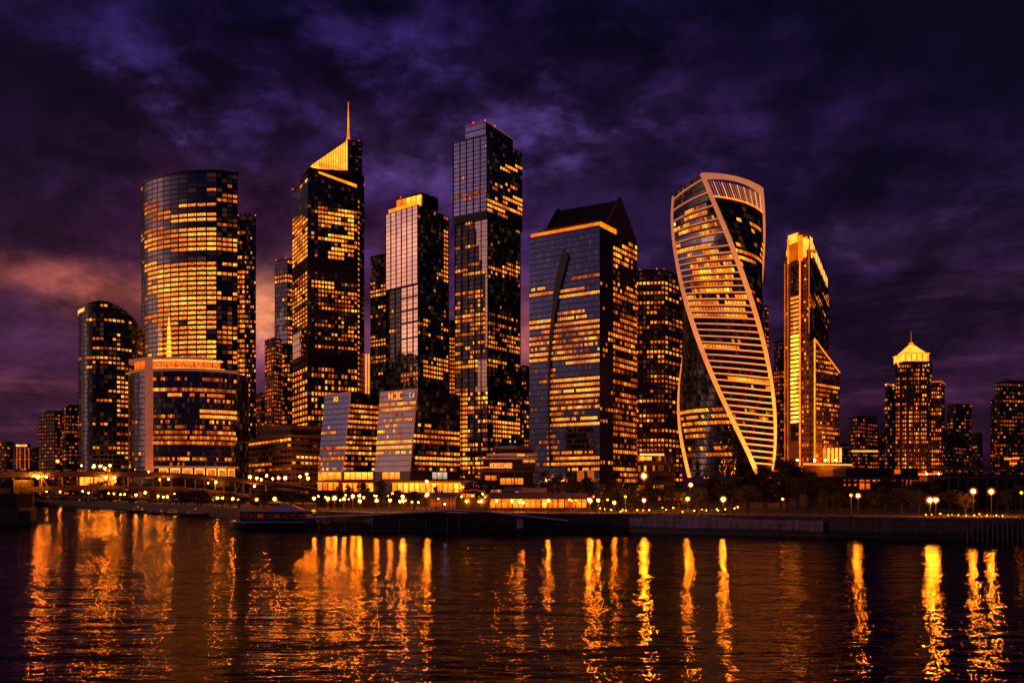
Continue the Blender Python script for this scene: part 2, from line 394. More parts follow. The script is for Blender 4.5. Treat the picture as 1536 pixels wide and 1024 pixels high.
# ================================================================== TOWERS
def tower_short_curved():
    t = Tower('curved_tower', 'short dark tower with a curved sloping roof and a lit strip under its roof edge', 168, 600)
    Yc, a, b = 618, X(168.5, 618) - X(124, 618), 24.0; cx = X(169, 618)
    pts = [(123, 460), (132, 456), (150, 453), (168, 455.5), (185, 463), (200, 472.5), (214, 489)]
    def zt(p):
        px = CX + p[0] / p[1] * F
        for (x0, y0), (x1, y1) in zip(pts, pts[1:]):
            if px <= x1: return Zh(y0 + (y1 - y0) * max(0, (px - x0) / (x1 - x0)), 600)
        return Zh(489, 600)
    def arc(a0, a1):
        def S(u, v):
            an = R(a0 + (a1 - a0) * u); q = Vector((cx + a * math.cos(an), Yc + b * math.sin(an), 0)); z1 = zt(q)
            z = 3 + (Zh(453, 600) - 3) * v; q.z = min(z, z1) if v < .999 else z1
            return q
        return S
    zmax = Zh(453, 600); nf = (zmax - 3) / 3.3; tp = lambda c: zt(c)
    z = [(123, 455, 142, 470, 0, 1), (128, 462, 168, 480, .35, 1), (128, 535, 172, 542, 1, .8), (128, 549, 172, 556, 1, .75), (140, 480, 175, 533, .25, .8), (150, 560, 170, 690, .35, .8)]
    t.facade(arc(180, 262), 12, nf, 'navy_glass', z, .16, .7, win=(.1,.9,.27,.78), nu=14, nv=44, top=tp, seed=1, smooth=True)
    z2 = [(176, 560, 192, 690, .75, 1.0), (172, 480, 184, 560, .6, .9)]
    t.facade(arc(262, 360), 14, nf, 'dark_glass', z2, .32, .8, win=(.15,.85,.3,.75), nu=14, nv=44, top=tp, seed=2, smooth=True, run=2)
    t.facade(arc(0, 180), 16, nf, 'dark_glass', back=True, nu=12, nv=44, name='rear_facade')
    ring = [(cx + a * math.cos(R(q)), Yc + b * math.sin(R(q))) for q in range(0, 360, 10)]
    mb = MB(); cpt = Vector((cx, Yc, Zh(457, 600)))
    for i in range(36):
        p0, p1 = ring[i], ring[(i + 1) % 36]; mb.face([Vector((*p0, zt(p0) - .3)), Vector((*p1, zt(p1) - .3)), cpt])
    t.add('roof', mb, 'roof')
    mb = MB()
    for i in range(10):
        an0, an1 = 192 + i * 5.2, 197.2 + i * 5.2; q = []
        for an in (an0, an1):
            x, y = cx + (a + .4) * math.cos(R(an)), Yc + (b + .4) * math.sin(R(an)); q.append((x, y, zt((x, y))))
        mb.face([Vector((q[0][0], q[0][1], q[0][2] - 4.2)), Vector((q[1][0], q[1][1], q[1][2] - 4.2)), Vector((q[1][0], q[1][1], q[1][2] - 1.8)), Vector((q[0][0], q[0][1], q[0][2] - 1.8))])
    t.add('roof_edge_light', mb, 'strip_white')
    # lit hall at the foot
    for i in range(7):
        an0, an1 = 205 + i * 14, 217 + i * 14
        q = [(cx + (a + 1) * math.cos(R(an)), Yc + (b + 1) * math.sin(R(an))) for an in (an0, an1)]
        t.add('hall_window', MB().face([Vector((*q[0], 12)), Vector((*q[1], 12)), Vector((*q[1], 22)), Vector((*q[0], 22))], lum=(1.0, 1, 0)), 'shopglow')
    x, y = cx - a - .6, Yc
    for px, py in ((122, 698), (141, 697), (165, 697)): t.add('added_flood', MB().ball(P(px, py, 585), .45, 6), 'bulb')  # added lamps that brighten the foot of the tower
    t.add('edge_light', MB().box((x, y - 1, 30), (1.2, 1.2, 50)), 'gold_dim')
    t.done()

def tower_curved():
    t = Tower('curved_tower', 'tall convex glass tower with a curved roofline above the round podium building', 286, 640)
    YN, YL = 640, 686; cx = X(325, 640); a = cx - X(217, YL); b = YL - YN
    zT = Zh(259, 640); z0 = 3
    def S(u, v):
        an = R(180 + 90 * u); return Vector((cx + a * math.cos(an), YL + b * math.sin(an), z0 + (zT - z0) * v))
    nf = round((HZ - 259) / 7.1)
    Z = [(217, 255, 345, 276, 0, 1), (255, 276, 325, 296, .45, .7), (217, 300, 325, 317, .25, .6), (217, 306, 232, 325, .9, .9), (228, 318, 325, 333, .95, 1.1), (217, 333, 325, 341, .12, .5), (222, 341, 325, 362, .85, 1.0),
         (217, 362, 325, 377, 1, 1.15), (217, 377, 325, 394, .12, .5), (217, 394, 325, 410, .95, 1.1), (222, 410, 325, 470, .84, 1.05), (217, 445, 232, 540, .45, .8), (232, 470, 325, 545, .84, 1.1)]
    t.facade(S, 15, nf, 'blue_glass', Z, .2, .8, win=(.06, .94, .27, .80), nu=30, seed=3, smooth=True, run=4)
    N = Vector((cx, YN)); Rr = Vector((X(356.5, YN + 5), YN + 5)); B = Vector((X(353, YL + 28), YL + 28)); B2 = Vector((cx - a + 3, YL + 28)); L = Vector((cx - a, YL))
    Z2 = [(325, 255, 360, 290, .25, .7), (325, 288, 360, 300, .7, 1), (325, 355, 360, 378, .9, 1), (325, 396, 360, 412, .8, 1), (325, 378, 360, 396, 0, 1)]
    t.facade(flat(N, Rr, z0, zT), 4, nf, 'dark_glass', Z2, .45, .85, win=(.12, .88, .25, .8), seed=4, run=2)
    for p, q in ((Rr, B), (B, B2), (B2, L)): t.facade(flat(p, q, z0, zT), 14, nf, 'dark_glass', back=True, name='rear_facade')
    fp = [(cx + a * math.cos(R(180 + 6 * i)), YL + b * math.sin(R(180 + 6 * i))) for i in range(16)] + [Rr, B, B2]
    t.add('roof', MB().prism(fp, zT - .8, zT - .2), 'roof')
    parapet(t, fp[:16] + [Rr], zT, 2.2, .6)
    for px in (297, 345): t.add('roof_mast', MB().tube(P(px, 262, 655), P(px, 254, 655), .25, .12), 'dark_metal')
    # emissive strips paint a sunset reflection low on the curve
    for i_, (py0, py1) in enumerate(((478, 484), (485, 491), (492, 498), (499, 505), (506, 512), (513, 519), (520, 526), (527, 533), (534, 540))):
        z1, zz = Zh(py0, 652), Zh(py1, 652); v0, v1 = (zz - z0) / (zT - z0), (z1 - z0) / (zT - z0); w = (.010, .018, .026, .03, .032, .034, .036, .038, .04)[i_]; u = .655 - w / 2; n = Vector((-.55, -.85, 0)) * .45
        t.add('sunset_streak', MB().face([S(u, v0) + n, S(u + w, v0) + n, S(u + w, v1) + n, S(u, v1) + n], [(0, i_), (1.5, i_), (1.5, i_ + 1), (0, i_ + 1)], (1.3, 1, 0)), 'shopglow')
    t.done()

def tower_slim_behind():
    t = Tower('slim_tower', 'slim dark tower close behind the flank of the tall convex tower', 370, 700)
    L, N, Rr, B = corners(352, 324, 367, 323.5, 384, 325, 700); z1 = Zh(323.5, 700); nf = round((HZ - 323.5) / 7.2)
    t.facade(flat(L, N, 3, z1), 4, nf, 'blue_glass', [(350, 400, 370, 650, .75, .9), (350, 345, 370, 400, .4, .8), (350, 320, 370, 345, .1, .5)], .4, win=(.1, .9, .25, .8), seed=5)
    t.facade(flat(N, Rr, 3, z1), 6, nf, 'dark_glass', [(366, 320, 386, 350, .1, .7)], .34, .8, win=(.15, .8, .3, .75), seed=6, run=1)
    shell(t, L, N, Rr, B, 3, z1); t.beacon(357, 323, 705); t.beacon(383, 323, 705)
    t.done()

def podium():
    t = Tower('podium_building', 'low round-fronted glass building with a glowing roof terrace and pale vertical column', 280, 500, cat='office building')
    a = X(285, 524) - X(198.5, 524); cx = X(285, 524); Yc = 524.0; b = 24.0; z0 = 5; zT = Zh(556, 500); zR = Zh(539, 500)
    def arcS(a0, a1, za, zb, e=0):
        def S(u, v):
            an = R(a0 + (a1 - a0) * u); return Vector((cx + (a + e) * math.cos(an), Yc + (b + e) * math.sin(an), za + (zb - za) * v))
        return S
    def ring(a0, a1, za, zb, e0, e1, n=28):
        mb = MB(); So = arcS(a0, a1, za, zb, e1); Si = arcS(a0, a1, za, zb, e0)
        for i in range(n):
            u, w = i / n, (i + 1) / n
            mb.face([So(u, 0), So(w, 0), So(w, 1), So(u, 1)]); mb.face([So(u, 1), So(w, 1), Si(w, 1), Si(u, 1)]); mb.face([So(w, 0), So(u, 0), Si(u, 0), Si(w, 0)]); mb.face([Si(w, 0), Si(u, 0), Si(u, 1), Si(w, 1)])
        mb.face([Si(0, 0), So(0, 0), So(0, 1), Si(0, 1)]); mb.face([So(1, 0), Si(1, 0), Si(1, 1), So(1, 1)])
        return mb
    zB = Zh(700, 500); nf = round((700 - 556) / 8.2)
    Z = [(230, 555, 357, 572, .22, .5), (230, 572, 345, 600, .45, .6), (245, 588, 345, 597, .8, .8), (270, 600, 300, 640, .15, .5), (300, 612, 357, 628, .9, 1.2), (230, 636, 345, 670, .42, .6), (250, 597, 300, 612, .2, .5)]
    t.facade(arcS(247, 335, zB, zT), 38, nf, 'blue_glass', Z, .38, .7, win=(.08, .92, .22, .80), nu=30, seed=7, smooth=True, run=3)
    t.facade(arcS(180, 240, zB, zT), 9, nf, 'navy_glass', (), .22, .7, win=(.2, .8, .2, .8), nu=12, seed=8, smooth=True)
    t.facade(arcS(-25, 180, z0, zT), 40, nf, 'dark_glass', back=True, nu=24, name='rear_facade')
    t.add('ledge_band', ring(180, 335, zT, Zh(552, 500), -2, .9), 'pale_rim_glow')
    t.add('canopy_slab', ring(180, 306, zR, Zh(535, 500), -9, .6), 'pale_rim_glow')
    t.add('roof', MB().prism([(cx + (a - .5) * math.cos(R(q)), Yc + (b - .5) * math.sin(R(q))) for q in range(-180, 180, 10)], zT - .5, zT + .2), 'roof')
    S = arcS(205, 316, zT + 1, zR, -2.2); n = 12
    for i in range(n):
        if i in (3,): continue
        u, w = (i + .05) / n, (i + .95) / n
        t.add('terrace_window', MB().face([S(u, 0), S(w, 0), S(w, 1), S(u, 1)], [(i * 3, 0), (i * 3 + 2.4, 0), (i * 3 + 2.4, 1), (i * 3, 1)], (.28, .35, 0)), 'shopglow')
    t.add('terrace_light_strip', ring(249, 316, zR - .7, zR, -.4, .8), 'strip_white')
    t.add('terrace_foot_light', ring(249, 318, Zh(552, 500), Zh(552, 500) + .35, -.6, .7), 'strip_white')
    Sc = arcS(239.5, 248, Zh(717, 500), zR, .9); mb = MB()
    for i in range(4):
        u, w = i / 4, (i + 1) / 4; mb.face([Sc(u, 0), Sc(w, 0), Sc(w, 1), Sc(u, 1)])
    Si = arcS(239.5, 248, Zh(717, 500), zR, -.4); mb.face([Si(0, 0), Sc(0, 0), Sc(0, 1), Si(0, 1)]); mb.face([Sc(1, 0), Si(1, 0), Si(1, 1), Sc(1, 1)])
    t.add('column', mb, 'pink_stone_glow')
    Sx = arcS(203, 204.4, 4, zT, .7); t.add('edge_light', MB().face([Sx(0, 0), Sx(1, 0), Sx(1, 1), Sx(0, 1)]), 'gold_dim')
    t.add('added_flood', MB().ball(P(223, 708, 492), .45, 6), 'bulb')  # lamp added to brighten the column foot
    # ground-floor bays, six framed and lit
    zg0, zg1 = Zh(716, 500), Zh(702, 500)
    t.add('base_wall', ring(180, 335, 3, zg0, -3, -.2), 'black_stone')
    t.add('base_rear_wall', ring(180, 335, zg0, zB, -3.5, -2.6), 'black_stone')
    t.add('base_beam', ring(249, 335, zg1, zB + .5, -3, 1.0), 'pale_rim_glow')
    n = 7; S = arcS(253, 334, zg0, zg1, -.6)
    for i in range(n):
        u, w = (i + .08) / n, (i + .9) / n
        fr = t.add('bay_frame', MB().face([S(u, 0), S(w, 0), S(w, 1), S(u, 1)], lum=(1, 1, 0)), 'strip_white')
        e = .012; S2 = arcS(253, 334, zg0, zg1, -.3)
        g = MB().face([S2(u + e, .0), S2(w - e, .0), S2(w - e, .86), S2(u + e, .86)], [(i * 2, 0), (i * 2 + 1.5, 0), (i * 2 + 1.5, .9), (i * 2, .9)], (.5, .6, 0)).build('bay_window', 'win', fr)
    t.done()

def tower_spire():
    t = Tower('spire_tower', 'brown and glass tower with glowing wedge crown and thin golden spire', 490, 640)
    L, N, Rr, B = corners(438.5, 285, 461.5, 259, 536, 271, 640); z = lambda py: Zh(py, 640)
    px2 = Vector((X(546.5, 668), 668))
    zT = z(259); segs = [(640, 548, 'brown_masonry', 11), (528, 405, 'brown_masonry', 19), (385, 259, 'blue_glass', 19)]
    zl = [(438, 325, 463, 350, .7, .9), (438, 350, 463, 395, .92, 1.2), (438, 405, 463, 455, .75, 1.0), (438, 455, 463, 490, .85, 1.1), (440, 548, 463, 640, .85, 1.0), (438, 280, 463, 325, 0, 1)]
    zf = [(461, 259, 540, 305, .0, 1), (461, 305, 540, 315, .1, .6), (478, 316, 530, 340, .72, 1.15), (478, 322, 530, 332, .92, 1.3), (490, 350, 530, 362, .85, 1.3), (490, 368, 530, 388, .9, 1.3), (462, 405, 470, 528, .2, .7),
          (466, 420, 500, 433, .9, 1.2), (475, 433, 535, 528, .5, .9), (466, 548, 535, 640, .62, .95)]
    for k, (p0, p1, m, nf) in enumerate(segs):
        za, zb = z(p0), z(p1); wn = (.2, .8, .24, .78) if k < 2 else (.12, .88, .22, .8)
        if k == 0: za = 3; nf = 22
        ml = 'violet_glass' if k == 2 else m
        t.facade(flat(L, N, za, zb), 6, nf, ml, zl, .35, .9, win=wn, seed=10 + k, run=3, name='glass_facade' if k == 2 else 'stone_facade')
        t.facade(flat(N, Rr, za, zb), 15, nf, m if k < 2 else 'dark_glass', zf, .30, .8, win=wn, seed=14 + k, run=3, name='glass_facade' if k == 2 else 'stone_facade')
    # mirror-glass patch shaped like a bright reflection low on the flank
    S = flat(L, N, z(530), z(490)); nn = Vector((-.85, -.5, 0)) * .4
    for i in range(6):
        t.facade(lambda u, v, i=i: S(.06 + (i + .08 + u * .84) / 6.8, v) + nn, 1, 4, 'mirror_glass', back=True, name='reflection_patch')
    for p0, p1 in ((405, 385), (548, 528)):
        for a, b in ((L, N), (N, Rr)):
            n = 5 if a is L else 10; za, zb = z(p0), z(p1)
            t.facade(flat(a, b, za, zb), n, 2, 'tan_masonry' if False else 'stone_band', back=True, name='stone_band')
            for i in range(n):
                for j in range(2):
                    Sx = flat(a, b, za, zb); d = (b - a).normalized(); nr = Vector((d.y, -d.x, 0)) * .15
                    u0, u1, v0, v1 = (i + .2) / n, (i + .8) / n, (j + .25) / 2, (j + .7) / 2
                    t.add('plant_opening', MB().face([Sx(u0, v0) + nr, Sx(u1, v0) + nr, Sx(u1, v1) + nr, Sx(u0, v1) + nr]), 'black_stone')
    # side wing with a single column of lit windows
    t.facade(flat(Rr, px2, 3, z(270)), 3, 60, 'dark_masonry', [(536.2, 285, 541, 640, .995, .75), (541, 280, 548, 640, 0, 1)], .0, .8, win=(.25, .8, .3, .7), seed=18, name='stone_facade')
    B = L + (px2 - N)
    for a, b in ((px2, B), (B, L)): t.facade(flat(a, b, 3, zT - 1), 12, 60, 'dark_masonry', back=True, name='rear_facade')
    t.add('roof', MB().prism([L, N, Rr, px2, B], zT - 3, zT - 1.5), 'roof')
    t.beacon(439, 284, 675)
    # crown: stepped ledges, lit strip, lit wedge wall, dark core, spire
    d = (Rr - N).normalized(); nr = Vector((-d.y, d.x))      # pointing away from viewer
    def at(px, back_=0):   # point on the front line at photo column px, moved back
        k = (px - CX) / F; s_ = (N.x - k * N.y) / (k * d.y - d.x); q = N + d * s_; return q + nr * back_
    def blk(px0, px1, b0, b1, pya, pyb, m, nm, par=None):
        a0, a1 = at(px0, b0), at(px1, b0); c1, c0 = a1 + nr * (b1 - b0), a0 + nr * (b1 - b0); ym = (a0.y + a1.y) / 2
        return MB().prism([a0, a1, c1, c0], Zh(pya, ym), Zh(pyb, ym)).build(nm, m, par or t.root)
    blk(462, 536, .2, 28, 259.5, 256.5, 'stone_band', 'crown_ledge')
    blk(474, 538, 3, 26, 256, 247, 'stone_band', 'crown_storey')
    a0, a1 = at(478, -.2), at(535, -.2)
    t.add('crown_light_strip', MB().face([Vector((a0.x, a0.y, z(257.5))), Vector((a1.x, a1.y, z(270) )), Vector((a1.x, a1.y, z(265.5))), Vector((a0.x, a0.y, z(254.5)))]), 'gold_line')
    W0, W1 = at(469, 2.5), at(522.5, 2.5)
    # wedge wall in vertical panels
    n = 15
    zb0, zb1 = Zh(249, W0.y), Zh(255.5, W1.y); zt0, zt1 = Zh(247.5, W0.y), Zh(211, W1.y)
    mb = MB().face([Vector((*W0, zb0 - 2)), Vector((*W1, zb1)), Vector((*W1, zt1)), Vector((*W0, zt0))])
    q0, q1 = W0 + nr * 6, W1 + nr * 6
    mb.face([Vector((*W0, zt0)), Vector((*W1, zt1)), Vector((*q1, zt1)), Vector((*q0, zt0))])
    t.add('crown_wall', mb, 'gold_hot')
    for i in range(n + 1):
        u = i / n; q = W0.lerp(W1, u) - nr * .35; zb = zb0 + (zb1 - zb0) * u; zt = zt0 + (zt1 - zt0) * u + .4
        if i: t.add('crown_fin', MB().box((q.x, q.y, (zb + zt) / 2), (.42, .5, zt - zb), math.atan2(d.y, d.x)), 'gold_dim')
    r0, r1 = at(480, .4), at(522, .4)
    mb = MB()
    for i in range(26):
        q = r0.lerp(r1, i / 25); zz = z(249.5) + (z(255) - z(249.5)) * i / 25; mb.tube((q.x, q.y, zz - .5), (q.x, q.y, zz + 4.6), .14, n=4)
    for h in (2.2, 4.6): mb.tube((r0.x, r0.y, z(249.5) + h), (r1.x, r1.y, z(255) + h), .16, n=4)
    t.add('crown_railing', mb, 'dark_metal')
    blk(522.5, 544, 1.5, 22, 262, 210.5, 'black_stone', 'crown_core')
    t.facade(flat(at(524, 1.35), at(543, 1.35), Zh(262, at(533).y), Zh(212, at(533).y)), 4, 8, 'dark_masonry', (), .12, .7, win=(.3, .7, .4, .7), seed=23, name='stone_facade')
    blk(531, 546, 0, 24, 300, 262, 'dark_metal', 'core_shoulder')
    sp = at(525, 5)
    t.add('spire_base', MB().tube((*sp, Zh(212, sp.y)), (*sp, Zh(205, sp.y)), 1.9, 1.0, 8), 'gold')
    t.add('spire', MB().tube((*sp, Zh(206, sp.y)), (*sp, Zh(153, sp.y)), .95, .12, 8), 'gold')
    t.beacon(538, 211.5, at(540, 8).y); t.beacon(546, 277, 672)
    # two upright light tubes at the side of the tower
    for px in (549, 553): t.add('light_tube', MB().box((X(px, 668), 668, (z(522) + z(592)) / 2), (.9, .9, z(522) - z(592))), 'gold_line')
    t.done()

def tower_glass_lantern():
    t = Tower('lantern_tower', 'mirrored glass tower with peach reflections and a glowing glass lantern on top', 630, 600)
    L, N, Rr, B = corners(578.5, 322, 626.5, 306.5, 672.5, 326, 600); z = lambda py: Zh(py, 600); zT = z(306.5); zM = z(424)
    t.facade(flat(L, N, zM, zT), 12, 17, 'mirror_glass', [(578, 318, 628, 420, .02, .6)], .02, .5, seed=20)
    fins(t, L, N, zM, zT, 6, .45, .4)
    ZR = [(627, 320, 662, 425, .22, .8), (664, 345, 674, 425, .9, .9), (655, 405, 672, 418, .9, 1.2), (635, 538, 672, 568, .85, 1.1), (628, 470, 672, 500, .35, .9)]
    t.facade(flat(N, Rr, 3, zT), 12, 64, 'dark_glass', ZR, .25, .8, win=(.2, .8, .25, .78), seed=21, run=2)
    fins(t, N, Rr, 3, zT, 5, .3, .4)
    # lower stage a little set back
    d = (Rr - N).normalized() * 1.6; L2, N2 = L + d + (N - L) * .07, N + d
    t.facade(flat(L2, L2.lerp(N2, .38), 3, zM), 5, 43, 'dark_glass', [(580, 470, 600, 500, .35, .8)], .12, .7, win=(.2, .8, .2, .8), seed=22)
    t.facade(flat(L2.lerp(N2, .38), N2, z(532), zM), 6, 15, 'mirror_glass', (), .0, .5, seed=25)  # glass split across the bays imitates a reflection with a dark edge
    t.facade(flat(L2.lerp(N2, .38), N2, 3, z(532)), 6, 28, 'violet_glass', [(600, 558, 627, 575, .7, .7)], .15, .6, win=(.2, .8, .2, .8), seed=26)
    fins(t, L2, N2, 3, zM, 5, .5, .5)
    for py in (443, 463, 481, 505):
        a = L2.lerp(N2, .38); o = Vector((-.3, -.3, 0)); t.add('sill_band', MB().face([Vector((*a, z(py))) + o, Vector((*N2, z(py))) + o, Vector((*N2, z(py) + 1)) + o, Vector((*a, z(py) + 1)) + o]), 'dark_metal')
    t.add('soffit', MB().prism([L, N, N2, L2], zM - .4, zM), 'dark_metal')
    shell(t, L, N, Rr, B, 3, zT)
    # lit ledge and lantern
    for a, b, p0, p1 in ((L.lerp(N, .1), L.lerp(N, .96), 0, 0),):
        S = flat(a, b, zT + .2, zT + 2.6); t.add('ledge_light', MB().face([S(0, 0), S(1, 0), S(1, 1), S(0, 1)]), 'gold_line')
    def ins(px, py, Y): q = P(px, py, Y); return Vector((q.x, q.y))
    l, n_, r_, b_ = corners(594.5, 297.5, 632, 288.5, 657, 297, 606); zl = Zh(288.5, 606)
    for a, b, k in ((l, n_, 5), (n_, r_, 4)):
        S = flat(a, b, zT + .3, zl - 1.6)
        for i in range(k):
            u, w = (i + .06) / k, (i + .94) / k
            lum = .35 if (a is l and i < 2) else 1.0
            t.add('lantern_window', MB().face([S(u, 0), S(w, 0), S(w, 1), S(u, 1)], [(i, 0), (i + 1, 0), (i + 1, 1), (i, 1)], (lum, lum, 0)), 'shopglow')
        t.facade(lambda u, v, S=S, a=a, b=b: S(u, v) + Vector((.3, .3, 0)), 5, 1, 'dark_metal', back=True, name='lantern_frame')
    t.add('lantern_roof', MB().prism([l, n_, r_, b_], zl - 1.6, zl), 'stone_band')
    t.add('lantern_rear_wall', MB().prism([l + (b_ - l) * .5, r_ + (b_ - r_) * .5, b_], zT, zl - 1.7), 'dark_metal')
    t.beacon(601, 296, 612)
    t.done()

def tower_stacked():
    t = Tower('stacked_tower', 'tallest tower made of two stacked glass boxes, the upper box overhanging the lower', 732, 570)
    L, N, Rr, B = corners(680, 215, 730.5, 202.5, 783.5, 230, 570); z = lambda py: Zh(py, 570); zT = z(202.5); zM = z(316)
    ZL = [(680, 205, 732, 262, .12, .6), (680, 262, 732, 300, .16, .6), (680, 285, 732, 300, .6, .35), (680, 300, 732, 320, 0, 1)]
    t.facade(flat(L, N, zM, zT), 15, 17, 'violet_glass', ZL, .05, .6, win=(.12, .88, .2, .85), seed=30)
    fins(t, L, N, zM, zT, 5, .5, .5)
    ZR = [(731, 205, 784, 250, .04, .7), (750, 248, 784, 258, .8, 1.1), (731, 258, 784, 276, .0, 1), (738, 276, 775, 286, .7, 1.1), (731, 286, 784, 297, .02, .8), (731, 296, 784, 318, .85, 1.2), (731, 318, 784, 330, .3, .9)]
    t.facade(flat(N, Rr, zM - 4, zT), 14, 17, 'blue_glass', ZR, .15, .8, win=(.12, .88, .2, .8), seed=31)
    e1 = (N - L).normalized() * 1.5; e2 = (Rr - N).normalized() * 1.5
    L2, N2, R2 = L + e2 + e1 * .3, N + e2 * 1.0 - e1 * .2, Rr + e2 * -1.5 - e1 * .2; B2 = L2 + R2 - N2; za = z(318.5)
    t.add('soffit', MB().prism([L, N, Rr, B], zM - 5, zM - .1), 'dark_metal')
    Sl = lambda a, b, p0, p1: flat(L2.lerp(N2, a), L2.lerp(N2, b), z(p0), z(p1))
    ZL = [(680, 318, 738, 395, .25, .8), (680, 405, 735, 413, .9, 1.1), (680, 413, 735, 440, .12, .7), (680, 436, 735, 446, .7, .9), (680, 470, 738, 485, .75, .95), (680, 490, 738, 540, .4, .9), (680, 540, 738, 552, .8, 1), (683, 585, 738, 735, .55, 1.0), (690, 585, 703, 700, .92, 1.2)]
    t.facade(flat(L2, N2, 3, za), 13, 62, 'dark_glass', ZL, .35, .85, win=(.12, .88, .22, .8), seed=32, run=3)
    n = Vector((-.45, -.85, 0)) * .35
    for (u0, u1, p0, p1) in ((.60, .98, 320, 340), (.66, .98, 340, 365), (.74, .98, 365, 388), (.83, .98, 388, 405), (.93, .99, 405, 520), (.70, .97, 538, 578), (.62, .97, 578, 586)):
        S = Sl(u0, u1, p1, p0); t.facade(lambda u, v, S=S: S(u, v) + n, max(1, round((u1 - u0) * 15)), max(1, (p1 - p0) / 6.5), 'mirror_glass', back=True, name='reflection_patch')  # stepped mirror patches shape the outline of a reflection
    fins(t, L2, N2, 3, za, 5, .45, .7)
    ZR = [(733, 325, 784, 395, .25, .75), (736, 400, 784, 415, .75, 1.1), (733, 415, 784, 460, .12, .6), (733, 460, 784, 560, .42, .9), (740, 632, 784, 655, .85, 1.3), (733, 560, 784, 630, .38, .9), (733, 655, 784, 730, .4, .9)]
    t.facade(flat(N2, R2, 3, za), 14, 62, 'dark_glass', ZR, .3, .8, win=(.18, .82, .25, .78), seed=33, run=2)
    fins(t, N2, R2, 3, za, 5, .35, .5)
    shell(t, L, N, Rr, B, zM - 4, zT); shell(t, L2, N2, R2, B2, 3, za - 1)
    # recessed top storey
    l, n_, r_, b_ = corners(698, 190.5, 728.5, 182.5, 769.5, 210, 578); z2 = Zh(182.5, 578)
    t.facade(flat(l, n_, zT - 1, z2), 10, 3, 'violet_glass', (), 0, name='glass_facade'); t.facade(flat(n_, r_, zT - 1, z2), 12, 3, 'blue_glass', (), .03, name='glass_facade')
    shell(t, l, n_, r_, b_, zT - 1, z2); parapet(t, (l, n_, r_), z2, .5, .4, 'pale_rim_glow')
    t.beacon(710, 184, 585); t.beacon(728, 181, 580); t.beacon(742, 189, 590)
    t.done()

